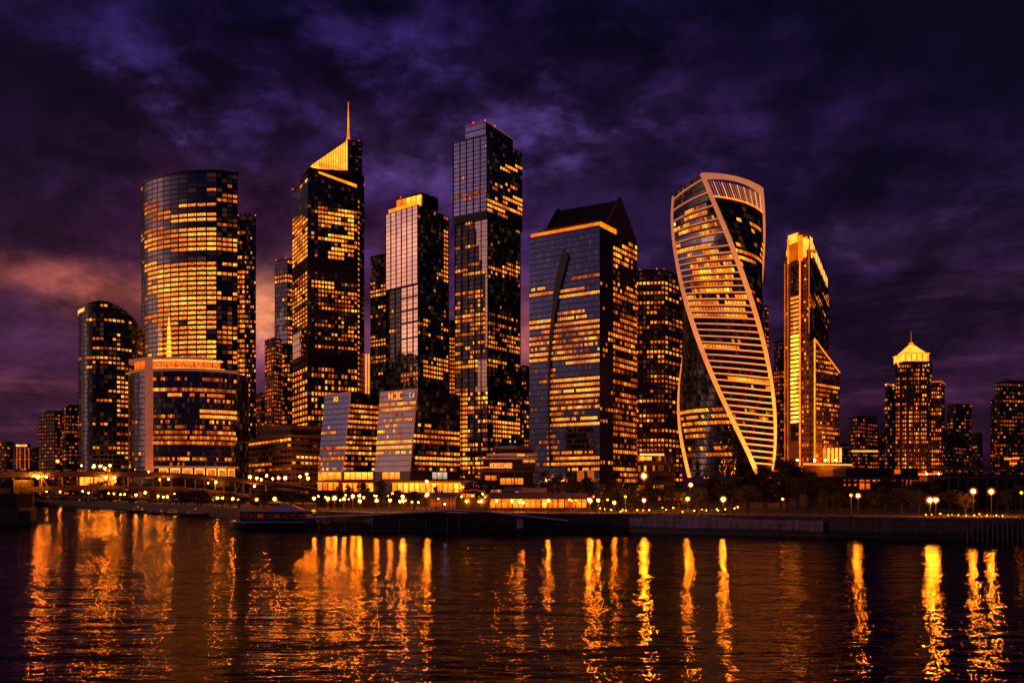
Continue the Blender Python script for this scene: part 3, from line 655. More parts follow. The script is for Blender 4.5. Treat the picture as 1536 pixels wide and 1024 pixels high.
def tower_gabled():
    t = Tower('gabled_tower', 'broad blue glass tower with dark pitched roof and black curved fin on its face', 860, 540)
    L, N, Rr, B = corners(794, 358, 899.5, 339, 955.5, 368, 540); z = lambda py: Zh(py, 540); zT = z(339)
    # the corner is cut by a dark recess
    A1 = Rr.lerp(N, .66)
    Z = [(794, 339, 900, 402, .0, 1), (845, 408, 900, 418, .55, .8), (794, 408, 845, 424, .25, .6), (794, 418, 900, 432, .03, 1), (794, 432, 900, 446, .82, 1.0), (794, 446, 900, 466, .04, 1), (835, 466, 880, 480, .75, 1.1), (794, 480, 902, 498, .85, 1.0),
         (794, 498, 900, 530, .55, .8), (794, 530, 902, 545, .9, 1.1), (822, 560, 905, 562, .04, 1), (822, 566, 902, 576, .9, 1.2), (822, 576, 902, 600, .8, 1.2), (822, 600, 902, 622, .5, .8), (822, 622, 902, 640, .8, 1.0), (822, 640, 870, 676, .3, .8), (797, 545, 822, 700, .25, .5), (840, 655, 900, 676, 0, 1), (828, 676, 905, 704, .8, 1.0), (822, 545, 902, 562, .05, .8), (822, 545, 832, 700, .7, 1.0)]
    t.facade(flat(L, N, 12, zT), 34, 46, 'deep_blue_glass', Z, .14, .7, win=(.08, .92, .29, .76), seed=40, run=4)
    t.facade(flat(N, A1, 12, zT), 5, 44, 'black_stone', [(899, 420, 920, 700, .3, .8)], .1, .8, win=(.2, .8, .25, .75), seed=41, name='recess_wall')
    Z = [(915, 339, 956, 366, .1, .7), (915, 370, 956, 400, .75, 1.0), (915, 400, 956, 422, .2, .8), (915, 422, 956, 445, .6, .95), (915, 445, 956, 480, .35, .4), (915, 480, 956, 560, .75, .75), (915, 560, 956, 700, .5, .5)]
    nn = Vector((.75, -.6, 0))
    t.facade(lambda u, v: flat(A1, Rr, 12, zT)(u, v), 11, 44, 'dark_masonry', Z, .4, .8, win=(.12, .88, .25, .8), seed=42, run=4, name='stone_facade')
    shell(t, L, N, Rr, B, 3, zT)
    # black curved fin
    pts = [(374, 847, 847.3), (385, 843, 854), (400, 839, 850), (420, 835, 845), (440, 832, 840.5), (470, 829, 835), (500, 826, 830.5), (540, 823.5, 827), (600, 822.3, 825), (650, 823.3, 825.8), (702, 825.5, 827.5)]
    d = (N - L).normalized()
    def at(px, py):
        k = (px - CX) / F; s_ = (L.x - k * L.y) / (k * d.y - d.x); q = L + d * s_; return Vector((q.x, q.y, Zh(py, q.y)))
    nr = Vector((d.y, -d.x, 0)); mb = MB(); f = nr * 1.6
    for (y0, l0, r0), (y1, l1, r1) in zip(pts, pts[1:]):
        a, b, c, e = at(l0, y0), at(r0, y0), at(r1, y1), at(l1, y1)
        mb.face([e + f, c + f, b + f, a + f]); mb.face([e, e + f, a + f, a]); mb.face([b, b + f, c + f, c])
    t.add('curved_fin', mb, 'black_stone')
    # terrace wall that glows in place of floodlight, and parapet
    S = flat(L.lerp(N, .03), Rr, zT, zT + 5)
    e1 = (Rr - N).normalized()
    a, b = L + e1 * 1.5, N + e1 * 1.5
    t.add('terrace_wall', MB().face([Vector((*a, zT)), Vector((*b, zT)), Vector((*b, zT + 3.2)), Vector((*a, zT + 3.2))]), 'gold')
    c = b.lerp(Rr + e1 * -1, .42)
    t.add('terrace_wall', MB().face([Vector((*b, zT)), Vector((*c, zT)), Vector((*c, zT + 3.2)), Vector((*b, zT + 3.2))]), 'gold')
    mb = MB()
    for i in range(41):
        q = L.lerp(N, i / 40); mb.tube((q.x, q.y, zT - .2), (q.x, q.y, zT + 3.8), .16, n=4)
    mb.tube((L.x, L.y, zT + 3.8), (N.x, N.y, zT + 3.8), .22, n=4); mb.tube((L.x, L.y, zT + .3), (N.x, N.y, zT + .3), .3, n=4)
    t.add('terrace_railing', mb, 'tan_stone')
    # pitched roof: ridge runs along the long front, gable wall at the far right
    zE = zT + 4.6; wd = (Rr - N)
    G0, G1 = N + wd * .22, Rr; gm = N + wd * .55
    zr = Zh(295.5, gm.y)
    lN = L + wd * .22 + (N - L) * .10; lB = L + wd * .9 + (N - L) * .10; lM = (lN + lB) / 2; zlr = zr - 1
    v3 = lambda q, h: Vector((q.x, q.y, h))
    t.add('pitched_roof', MB().face([v3(lN, zE), v3(G0, zE), v3(gm, zr - 2), v3(lM, zlr)]).face([v3(G1, zE - 3), v3(lB, zE - 3), v3(lM, zlr), v3(gm, zr - 2)]).face([v3(lB, zE - 3), v3(lN, zE), v3(lM, zlr)]), 'slate')
    th = (N - L).normalized() * 2.2
    for nm, q0, q1, qm, zz in (('gable_wall', G0 - th * .2, G1, gm, zr), ('gable_end', lN, lB, lM, zlr + 1.5)):
        b0, b1 = q0 - th, q1 - th
        mb = MB().face([v3(q0, zT - 6), v3(q1, zT - 6), v3(q1, zE - 2), v3(qm, zz), v3(q0, zE)]); m0 = qm - th
        mb.face([v3(b1, zT - 6), v3(b0, zT - 6), v3(b0, zE), v3(m0, zz), v3(b1, zE - 2)])
        mb.face([v3(b0, zT - 6), v3(q0, zT - 6), v3(q0, zE), v3(b0, zE)]); mb.face([v3(b0, zE), v3(q0, zE), v3(qm, zz), v3(m0, zz)]); mb.face([v3(m0, zz), v3(qm, zz), v3(q1, zE - 2), v3(b1, zE - 2)])
        t.add(nm, mb, 'dark_metal' if nm == 'gable_end' else 'concrete')
    S = flat(L, N, 3, 12); t.add('base_wall', MB().prism([L, N, Rr, B], 2.5, 12), 'black_stone')
    for px in (866, 881):
        k = (px - CX) / F; s_ = (L.x - k * L.y) / (k * d.y - d.x); q = L + d * (s_); q1 = q + d * 5.0; o = Vector((d.y, -d.x)) * .3; q += o; q1 += o
        t.add('doorway_screen', MB().face([Vector((*q, 17)), Vector((*q1, 17)), Vector((*q1, 24)), Vector((*q, 24))]), 'curtain')
    t.done()

def tower_twisted():
    t = Tower('twisted_tower', 'spiralling tower of twisting glass faces edged by pale lit ribbons and crossed by golden bars', 1085, 430)
    Y = 430.0; z0, zT = Zh(716, Y), Zh(258.5, 408)
    def tab(v, T):
        k = min(3, int(v * 4)) if v < 1 else 3; f = v * 4 - k; f = f * f * (3 - 2 * f) if False else f; return T[k] + (T[k + 1] - T[k]) * f
    def cen(v): return X(sum(tab(min(1, max(0, v + e)), (1097, 1088, 1084, 1079, 1074)) for e in (-.08, 0, .08)) / 3, Y)
    def rad(v): return sum(tab(min(1, max(0, v + e)), (72, 71, 67, 66, 69)) for e in (-.1, 0, .1)) / 3 / F * Y * .985
    def th(k, v): return R(109 - 140 * v - 90 * k)        # corner A k=0, B k=1 (to the left), C k=2, D k=3
    def corner(k, v, e=0):
        a = th(k, v); r = rad(v) + e
        return Vector((cen(v) + r * math.sin(a), Y - r * math.cos(a), 0))
    def cut(q): # roof plane falls from corner A towards D
        A, D = corner(0, 1), corner(3, 1); d = (D - A); s = max(0, min(1, (q - A).dot(d) / d.length_squared)); return -4.6 * s
    def side(k0, bulge=.16, e=0):
        """face between corner k0 and the next corner to its right"""
        def S(u, v):
            a, b = corner(k0, v), corner(k0 - 1, v); q = a.lerp(b, u)
            d = b - a; n = Vector((d.y, -d.x, 0)).normalized(); q = q + n * (bulge * d.length * 4 * u * (1 - u) * .5 + e)
            q.z = z0 + (zT - z0) * v + cut(q) * v
            return q
        return S
    def sub(S, v0, v1): return lambda u, v: S(u, v0 + (v1 - v0) * v)
    SB, SA, SC, SD = side(1, .07), side(0, .30), side(2, .24), side(3)
    n = 47
    ZB = [(1010, 296, 1060, 315, .15, .9), (1028, 314, 1060, 330, .8, 1.2), (1010, 336, 1075, 352, .75, 1.1), (1010, 352, 1080, 368, .15, .7), (1010, 368, 1080, 380, .8, 1.0), (1035, 382, 1100, 470, .78, 1.25), (1010, 382, 1037, 440, .1, .6),
          (1025, 440, 1120, 478, .85, 1.0), (1030, 478, 1130, 512, .12, .6), (1045, 512, 1110, 525, .85, 1.2), (1050, 525, 1145, 565, .12, .6), (1090, 564, 1155, 576, .9, 1.3), (1125, 576, 1155, 586, .8, 1), (1075, 612, 1160, 635, .5, .6)]
    t.facade(SB, 22, n, 'blue_glass', ZB, .06, .6, win=(.1, .9, .28, .82), nu=16, nv=60, seed=50, smooth=True, run=4)
    ZA = [(1040, 258, 1150, 330, .03, .6), (1108, 335, 1140, 348, .8, .9), (1090, 366, 1145, 380, .6, 1), (1090, 378, 1145, 396, .85, 1.15), (1100, 408, 1145, 440, .35, .9), (1040, 345, 1100, 366, .1, .7)]
    t.facade(sub(SA, 0, .925), 12, n * .925, 'dark_glass', ZA, .18, .8, win=(.06, .94, .3, .8), nu=14, nv=60, seed=51, smooth=True, run=3)
    ZC = [(1010, 500, 1060, 590, .05, .6), (1020, 615, 1100, 634, .85, .9), (1010, 634, 1060, 660, .5, .8), (1030, 672, 1100, 682, .8, .9)]
    t.facade(SC, 18, n, 'dark_glass', ZC, .25, .7, win=(.08, .92, .3, .8), nu=14, nv=60, seed=52, smooth=True, run=3)
    t.facade(SD, 14, n, 'dark_glass', (), .5, .8, nu=10, nv=60, seed=53, smooth=True)
    ro = MB()
    for k in range(4):
        Sx = (SA, SB, SC, SD)[k]
        for i in range(8): ro.face([Sx(i / 8, .925), Sx((i + 1) / 8, .925), Vector((cen(.92), Y, z0 + (zT - z0) * .925))])
    t.add('roof', ro, 'roof')
    # ribbons on the four corners
    for k in range(4):
        bl = {0: .30, 1: .07, 2: .24, 3: .16}; Sl, Sr = side((k + 1) % 4, bl[(k + 1) % 4]), side(k, bl[k]); mb = MB(); m = 90; wd = 1.15
        def pt(S, u, v, e):
            q = S(u, v); c = Vector((cen(v), Y, q.z)); return q + (q - c).normalized() * e
        for i in range(m):
            v, w = i / m, (i + 1) / m
            fl = 1 - wd / (corner(k, v) - corner(k + 1, v)).length; fr = wd / (corner(k, v) - corner(k - 1, v)).length
            for S, u0, u1 in ((Sl, fl, 1), (Sr, 0, fr)):
                mb.face([pt(S, u0, v, .8), pt(S, u1, v, .8), pt(S, u1, w, .8), pt(S, u0, w, .8)])
            mb.face([pt(Sl, fl, w, -.5), pt(Sl, fl, v, -.5), pt(Sl, fl, v, .8), pt(Sl, fl, w, .8)][::-1])
            mb.face([pt(Sr, fr, v, .8), pt(Sr, fr, v, -.5), pt(Sr, fr, w, -.5), pt(Sr, fr, w, .8)][::-1])
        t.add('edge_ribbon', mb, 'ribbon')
    # golden bars across the broad face, one on every floor
    for j in range(2, n):
        v = j / n + .004; mb = MB(); m = 12; h = .0019 if j % 2 or j < 30 else .0014
        if j > 36 and j % 2: continue
        for i in range(m):
            u0, u1 = .03 + .94 * i / m, .03 + .94 * (i + 1) / m
            o = lambda u, vv, e: SB(u, vv) + (SB(u, vv) - Vector((cen(vv), Y, SB(u, vv).z))).normalized() * e
            mb.face([o(u0, v - h, .9), o(u1, v - h, .9), o(u1, v + h, .9), o(u0, v + h, .9)])
            mb.face([o(u0, v + h, .9), o(u1, v + h, .9), o(u1, v + h, 0), o(u0, v + h, 0)])
            mb.face([o(u0, v - h, 0), o(u1, v - h, 0), o(u1, v - h, .9), o(u0, v - h, .9)])
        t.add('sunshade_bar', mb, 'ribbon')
    # crown between corners A and D: arched beam over upright fins
    for S, nm in ((SA, 'crown_beam'),):
        mb = MB(); m = 18
        for i in range(m):
            for e0, e1 in ((i / m, (i + 1) / m),):
                lo = lambda u: .992 - .009 * (1 - 4 * u * (1 - u))
                r = lambda u, vv, e: S(u, vv) + (S(u, vv) - Vector((cen(vv), Y, S(u, vv).z))).normalized() * e
                mb.face([r(e0, lo(e0), .8), r(e1, lo(e1), .8), r(e1, 1.004, .8), r(e0, 1.004, .8)])
                mb.face([r(e0, 1.004, .8), r(e1, 1.004, .8), r(e1, 1.004, -1), r(e0, 1.004, -1)])
                mb.face([r(e1, lo(e1), -1), r(e0, lo(e0), -1), r(e0, 1.004, -1), r(e1, 1.004, -1)])
                mb.face([r(e0, lo(e0), -1), r(e1, lo(e1), -1), r(e1, lo(e1), .8), r(e0, lo(e0), .8)])
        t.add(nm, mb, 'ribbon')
    for i in range(1, 26):
        u = i / 26; a, b = SA(u, .925), SA(u, .978)
        t.add('crown_fin', MB().tube(a, b, .22, .22, 4), 'gold_dim' if i % 3 else 'cream_strip')
    a = [SA(i / 10, .925) for i in range(11)]; mb = MB()
    for q, w in zip(a, a[1:]): mb.tube(q + Vector((0, -.4, .3)), w + Vector((0, -.4, .3)), .35, n=4)
    t.add('crown_foot_light', mb, 'gold_line')
    t.done()

def tower_deco():
    t = Tower('stepped_tower', 'slender stepped tower with blazing golden crown and a lit vertical shaft', 1200, 520)
    z = lambda py: Zh(py, 520)
    L, N, Rr, B = corners(1177, 374, 1213.5, 362, 1243, 385, 520)
    zA = z(374)
    t.facade(flat(L, N, 5, zA), 10, 52, 'gold_masonry', [(1177, 374, 1214, 470, .05, .6), (1186, 380, 1204, 700, 0, 1), (1204, 470, 1214, 700, .35, .8)], .22, .8, win=(.25, .75, .25, .75), seed=60, run=1, name='stone_facade')
    # right flank with sloping top
    zN, zR_ = z(352), Zh(425, Rr.y)
    def S(u, v):
        q = N.lerp(Rr, u); zt = zN + (zR_ - zN) * u; return Vector((q.x, q.y, 5 + (zt - 5) * v))
    t.facade(S, 12, 52, 'dark_glass', [(1214, 440, 1243, 462, .5, .9), (1214, 350, 1243, 435, .03, .8)], .14, .7, win=(.1, .9, .3, .75), nu=6, seed=61)
    # sloping lit strips along the top edge of the flank
    for i in range(7):
        u0, u1 = (i + .1) / 7.5, (i + .85) / 7.5; n = Vector((.6, -.8, 0)) * .4
        a, b, c, d = S(u0, 1), S(u1, 1), S(u1, 1), S(u0, 1)
        dz = Vector((0, 0, -7.5 + 2.5 * u0)); t.add('sloping_light_panel', MB().face([a + n + dz, b + n + dz, c + n, d + n]), 'strip_white')
    for p, q in ((Rr, B), (B, L)): t.facade(flat(p, q, 5, zR_), 10, 52, 'dark_masonry', back=True, name='rear_facade')
    mb = MB().face([Vector((*L, zR_)), Vector((*N, zN)), Vector((*Rr, zR_)), Vector((*B, zR_))]); t.add('roof', mb, 'roof')
    d = (N - L).normalized(); nr = Vector((-d.y, d.x)); 
    def at(px, o=0):
        k = (px - CX) / F; s_ = (L.x - k * L.y) / (k * d.y - d.x); return L + d * s_ + nr * o
    def blk(px0, px1, o0, o1, pya, pyb, m, nm):
        a0, a1 = at(px0, o0), at(px1, o0); t.add(nm, MB().prism([a0, a1, a1 + nr * (o1 - o0), a0 + nr * (o1 - o0)], z(pya), z(pyb)), m)
    # projecting centre bay
    blk(1186.5, 1203.5, -2, 6, 720, 346, 'gold_masonry', 'centre_bay')
    Sb = flat(at(1190, -2.15), at(1202, -2.15), z(660), z(388))
    t.facade(Sb, 3, 42, 'dark_masonry', [(1186, 388, 1204, 445, .0, .3), (1186, 445, 1204, 500, .9, .8), (1186, 500, 1204, 636, .995, 3.2), (1186, 636, 1204, 665, .3, .5)], .2, .8, win=(.0, 1.0, .07, .97), seed=62, wm='win_hot', name='shaft_glazing')
    blk(1177.5, 1213, .4, 7, 376, 373, 'gold_dim', 'crown_ledge')
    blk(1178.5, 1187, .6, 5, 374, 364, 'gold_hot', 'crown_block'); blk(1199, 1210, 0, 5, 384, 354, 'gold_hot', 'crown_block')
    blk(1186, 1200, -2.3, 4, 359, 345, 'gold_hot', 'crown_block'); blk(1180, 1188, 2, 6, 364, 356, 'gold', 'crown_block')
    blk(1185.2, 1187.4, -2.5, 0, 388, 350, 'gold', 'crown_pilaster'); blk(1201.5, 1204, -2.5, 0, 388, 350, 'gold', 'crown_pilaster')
    Sg = flat(at(1187.5, -2.25), at(1201.5, -2.25), z(386), z(360)); t.add('crown_grille', MB().face([Sg(0, 0), Sg(1, 0), Sg(1, 1), Sg(0, 1)]), 'gold_dim')
    for px, p0, p1, m in ((1178.2, 700, 385, 'gold_dim'), (1186.2, 700, 388, 'gold_dim'), (1204.3, 700, 388, 'gold_line'), (1214.5, 500, 370, 'gold_dim')):
        q = at(px, -2.6 if 1185 < px < 1205 else -.6); t.add('corner_light_line', MB().box((q.x, q.y, (z(p0) + z(p1)) / 2), (.55, .55, z(p1) - z(p0))), m)
    for px, py in ((1183, 463), (1209, 452), (1214, 463), (1208, 512), (1182, 515), (1210, 418), (1210, 398)):
        q = at(px, -1.2); t.add('ledge_lamp', MB().ball((q.x, q.y, z(py)), .55, 6), 'strip_white')
    # lower annex with slanted gilded gable
    Yl = 506.0; l = Vector((X(1221.5, Yl), Yl)); r = Vector((X(1259.5, 526), 526)); zmax = Zh(508, Yl); zlow = Zh(559, 526)
    def ztop(q): return zmax + (zlow - zmax) * max(0, min(1, (q.x - l.x) / (r.x - l.x)))
    def A(u, v):
        q = l.lerp(r, u); q = Vector((q.x, q.y, 5 + (zmax - 5) * v)); zt = ztop(q); q.z = zt if v > .999 else min(q.z, zt); return q
    t.facade(A, 14, 34, 'gold_masonry', [(1216, 500, 1262, 560, .75, .8), (1216, 560, 1262, 575, .3, .8), (1218, 575, 1262, 584, .85, 1.0), (1216, 600, 1262, 640, .55, .8)], .5, .7, win=(.15, .85, .25, .7), seed=63, run=3, name='annex_facade', nu=14, nv=34, top=ztop)
    q2 = Vector((r.x + 1, r.y + 22)); q3 = Vector((l.x + 3, l.y + 26)); v3 = lambda q, py: Vector((q.x, q.y, Zh(py, q.y)))
    t.facade(flat(r, q2, 5, zlow), 8, 23, 'dark_masonry', back=True, name='annex_facade'); t.facade(flat(q3, l, 5, zmax), 4, 23, 'gold_masonry', back=True, name='annex_facade')
    t.add('annex_roof', MB().face([Vector((*l, zmax)), Vector((*r, zlow)), Vector((*q2, zlow)), Vector((*q3, zmax))]), 'roof')
    t.add('gable_light_line', MB().tube(Vector((l.x, l.y - .5, zmax)), Vector((r.x, r.y - .5, zlow)), .3, n=5), 'gold_line')
    t.add('corner_light_line', MB().box((l.x, l.y - .5, (Zh(508, Yl) + Zh(692, Yl)) / 2), (.6, .6, Zh(508, Yl) - Zh(692, Yl))), 'gold_line')
    for i in range(5):
        q = l.lerp(r, .34 + .64 * i / 4); t.add('base_column', MB().tube((q.x, q.y - 2, Zh(693, q.y)), (q.x, q.y - 2, Zh(672, q.y)), .75, n=8), 'gold_hot' if i else 'gold')
    t.add('base_cornice', MB().box(((l.x + r.x) / 2 + 5, (l.y + r.y) / 2 - 1.5, Zh(670, 520)), ((r - l).length * .66, 3, .9), math.atan2(r.y - l.y, r.x - l.x)), 'gold_masonry')
    for px in (1196, 1222, 1238, 1254):
        q = P(px, 690, 494); t.add('added_flood', MB().ball(q, .55, 6), 'bulb_big')  # lamps added to throw amber light on the annex
    a, b = P(1205, 697, 490), P(1277, 692, 505)
    t.add('platform', MB().prism([(a.x, a.y), (b.x, b.y), (b.x + 3, b.y + 20), (a.x + 3, a.y + 30)], 4, a.z - .5), 'stone_band')
    t.add('platform_light_line', MB().box(((a.x + b.x) / 2, (a.y + b.y) / 2 - .4, a.z + .5), ((b - a).length, .7, .8), math.atan2(b.y - a.y, b.x - a.x)), 'orange_line')
    t.done()

def tower_pyramid():
    t = Tower('pyramid_tower', 'winged residential tower capped by a glowing golden pyramid roof', 1372, 620, cat='apartment tower')
    z = lambda py: Zh(py, 620)
    for nm, (a, n, b, py), nb, sd in (('wing', (1327.5, 1331, 1345, 577), 5, 70), ('wing', (1388, 1412, 1417, 573), 8, 71), ('shaft', (1343, 1390, 1398.5, 545), 14, 72)):
        Yn = 620 if nm == 'wing' else 612
        L, N, Rr = Vector((X(a, Yn + 4), Yn + 4)), Vector((X(n, Yn), Yn)), Vector((X(b, Yn + 14), Yn + 14)); B = L + Rr - N; zt = Zh(py, Yn)
        nf = round((HZ - py) / 6.0)
        t.facade(flat(L, N, 5, zt), nb, nf, 'brown_masonry', (), .52, .85, win=(.22, .8, .25, .75), seed=sd, run=2, name='stone_facade', wm='win')
        t.facade(flat(N, Rr, 5, zt), 4, nf, 'dark_masonry', (), .3, .7, win=(.25, .75, .25, .75), seed=sd + 5, run=1, name='stone_facade')
        shell(t, L, N, Rr, B, 5, zt, 'dark_masonry'); parapet(t, (L, N, Rr), zt, 1.1, .6, 'gold_dim' if nm == 'wing' else 'stone_band')
    for px in (1352, 1361, 1370, 1380):
        q = P(px, 560, 610.5); t.add('pilaster', MB().box((q.x, q.y, (z(560) + z(715)) / 2), (1.1, 1.2, z(560) - z(715))), 'stone_band')
    def sq(cx, w, Yc, za, zb, m, nm, tip=None):
        h = w / 2; b = [Vector((cx - h, Yc - h, za)), Vector((cx + h, Yc - h, za)), Vector((cx + h, Yc + h, za)), Vector((cx - h, Yc + h, za))]
        if tip is None: t.add(nm, MB().hexa(b, [Vector((p.x, p.y, zb)) for p in b]), m)
        else:
            k = tip / w; tt = [Vector((cx + (p.x - cx) * k, Yc + (p.y - Yc) * k, zb)) for p in b]; t.add(nm, MB().hexa(b, tt), m)
    cx = X(1369.5, 625); Yc = 628
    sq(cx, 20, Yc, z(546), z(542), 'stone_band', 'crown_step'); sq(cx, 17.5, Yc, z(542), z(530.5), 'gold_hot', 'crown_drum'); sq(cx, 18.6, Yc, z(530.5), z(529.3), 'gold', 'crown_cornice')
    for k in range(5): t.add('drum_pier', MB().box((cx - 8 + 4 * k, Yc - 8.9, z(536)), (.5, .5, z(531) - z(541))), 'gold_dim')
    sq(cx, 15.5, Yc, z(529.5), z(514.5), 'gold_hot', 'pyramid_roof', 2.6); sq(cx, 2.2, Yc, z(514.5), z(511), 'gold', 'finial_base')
    t.add('finial', MB().tube((cx, Yc, z(511)), (cx, Yc, z(493)), .3, .08, 6), 'gold_dim')
    for k, (px, py) in enumerate(((1347, 546), (1393, 547), (1329, 577), (1340, 577))): t.add('ledge_lamp', MB().ball(P(px, py, 611), .7, 6), 'strip_white')
    for px in (1372, 1390, 1408): t.add('added_flood', MB().ball(P(px, 710, 588), .5, 6), 'bulb')  # lamps added to brighten the tower base
    a, b = P(1368, 711, 590), P(1413, 711, 590); t.add('base_light_line', MB().box(((a.x + b.x) / 2, 590, a.z), (b.x - a.x, .8, 1.0)), 'orange_line')
    t.add('base_block', MB().prism([(X(1330, 592), 592), (X(1416, 592), 592), (X(1416, 592), 615), (X(1330, 592), 615)], 4, Zh(713, 590)), 'dark_masonry')
    t.done()

def slab(name, label, pxL, pyL, pxN, pyN, pxR, pyR, YN, fpx, bpx, p, mL='dark_masonry', mR='dark_masonry', zones=(), b=.8, win=(.2, .8, .25, .75), seed=0, keep=100, group=None, beacons=(), cat='tower', cap=None, wm='win', run=2):
    t = Tower(name, label, pxN, YN, group=group, keep=keep, cat=cat)
    L, N, Rr, B = corners(pxL, pyL, pxN, pyN, pxR, pyR, YN); z1 = Zh(pyN, YN); nf = round((HZ + 6 - pyN) / fpx)
    t.facade(flat(L, N, 3, z1), max(2, round((pxN - pxL) / bpx)), nf, mL, zones, p, b, win=win, seed=seed, run=run, wm=wm, name='stone_facade' if 'masonry' in mL else 'glass_facade')
    t.facade(flat(N, Rr, 3, z1), max(2, round((pxR - pxN) / bpx)), nf, mR, zones, p, b, win=win, seed=seed + 3, run=run, wm=wm, name='stone_facade' if 'masonry' in mR else 'glass_facade')
    shell(t, L, N, Rr, B, 3, z1, 'dark_masonry'); parapet(t, (L, N, Rr), z1, .8, .5)
    if cap:
        (a, b_, py) = cap; q0, q1 = X(a, YN + 8), X(b_, YN + 8)
        t.add('rooftop_block', MB().prism([(q0, YN + 8), (q1, YN + 8), (q1, YN + 20), (q0, YN + 20)], z1 - .6, Zh(py, YN + 8)), 'dark_masonry')
    for px, py in beacons: t.beacon(px, py, YN + 6)
    return t

tower_short_curved(); tower_curved(); tower_slim_behind(); podium(); tower_spire(); tower_glass_lantern(); tower_stacked(); tower_gabled(); tower_twisted(); tower_deco(); tower_pyramid()

# secondary towers
slab('office_tower', 'narrow blue glass tower tucked beside the flank of the spire tower', 412, 392, 431, 388.5, 446, 392, 760, 7, 4, .5, 'navy_glass', 'dark_glass', [(410, 385, 432, 412, .02, .5), (412, 415, 446, 425, .95, 1.1), (410, 425, 432, 520, .25, .7)], seed=80, beacons=((414, 390), (429, 387))).done()
slab('office_tower', 'low stepped tower with lit floors in front of the narrow blue glass tower', 397, 512, 411, 507, 424, 511, 740, 6, 3.5, .72, 'dark_glass', 'dark_glass', [(396, 505, 415, 520, .1, .5)], seed=83, beacons=((404, 508),), wm='win_soft').done()
slab('apartment_tower', 'small dim block glimpsed between the slim dark tower and the stepped tower', 383, 592, 392, 590, 400, 592, 800, 6, 3.5, .5, seed=86, wm='win_soft').done()
slab('office_tower', 'black glass tower with lit rows in the gap before the mirrored lantern tower', 555.5, 386, 579, 380.5, 600, 388, 720, 6.2, 4, .3, 'dark_glass', 'dark_glass', [(556, 425, 600, 445, .75, .9), (556, 505, 600, 520, .8, .9), (556, 385, 600, 425, .15, .6)], seed=89, run=3).done()
slab('office_tower', 'plain dark tower peeping out behind the lantern tower', 668, 484, 676, 481, 684, 483, 800, 6, 4, .08, seed=92, wm='win_soft').done()
slab('office_tower', 'lit stair-stepped block low between the lantern tower and the tallest tower', 668, 507, 674, 505, 686, 506, 760, 6, 3.2, .8, 'dark_glass', 'dark_glass', seed=95).done()
slab('office_tower', 'dark block filling the gap between the tallest tower and the gabled tower', 776, 553, 786, 549, 800, 552, 720, 7, 3.4, .5, seed=98, zones=[(770, 545, 800, 572, 0, 1)]).done()
slab('office_tower', 'reddish stone tower with rows of lit windows between the gabled and the twisted towers', 953, 407, 997, 405.5, 1024, 417, 640, 7.2, 5.2, .5, 'brown_masonry', 'dark_masonry',
     [(950, 405, 1030, 422, 0, 1), (955, 422, 1000, 430, .95, 1.0), (955, 545, 975, 600, .1, .5)], b=.8, seed=101, beacons=((960, 405), (985, 403), (996, 404)), cap=(965, 996, 404)).done()
slab('apartment_tower', 'narrow slab showing only its edge behind the twisted tower', 1140, 462, 1147, 459, 1153, 461, 700, 6, 3.5, .6, 'gold_masonry', 'dark_masonry', seed=104, wm='win_soft').done()
slab('apartment_tower', 'dim ribbed tower close beside the stepped golden tower', 1160.5, 514, 1170, 512, 1184, 513, 640, 6, 3.6, .45, 'brown_masonry', 'dark_masonry', [(1160, 510, 1185, 545, .1, .5)], seed=107, wm='win_soft').done()
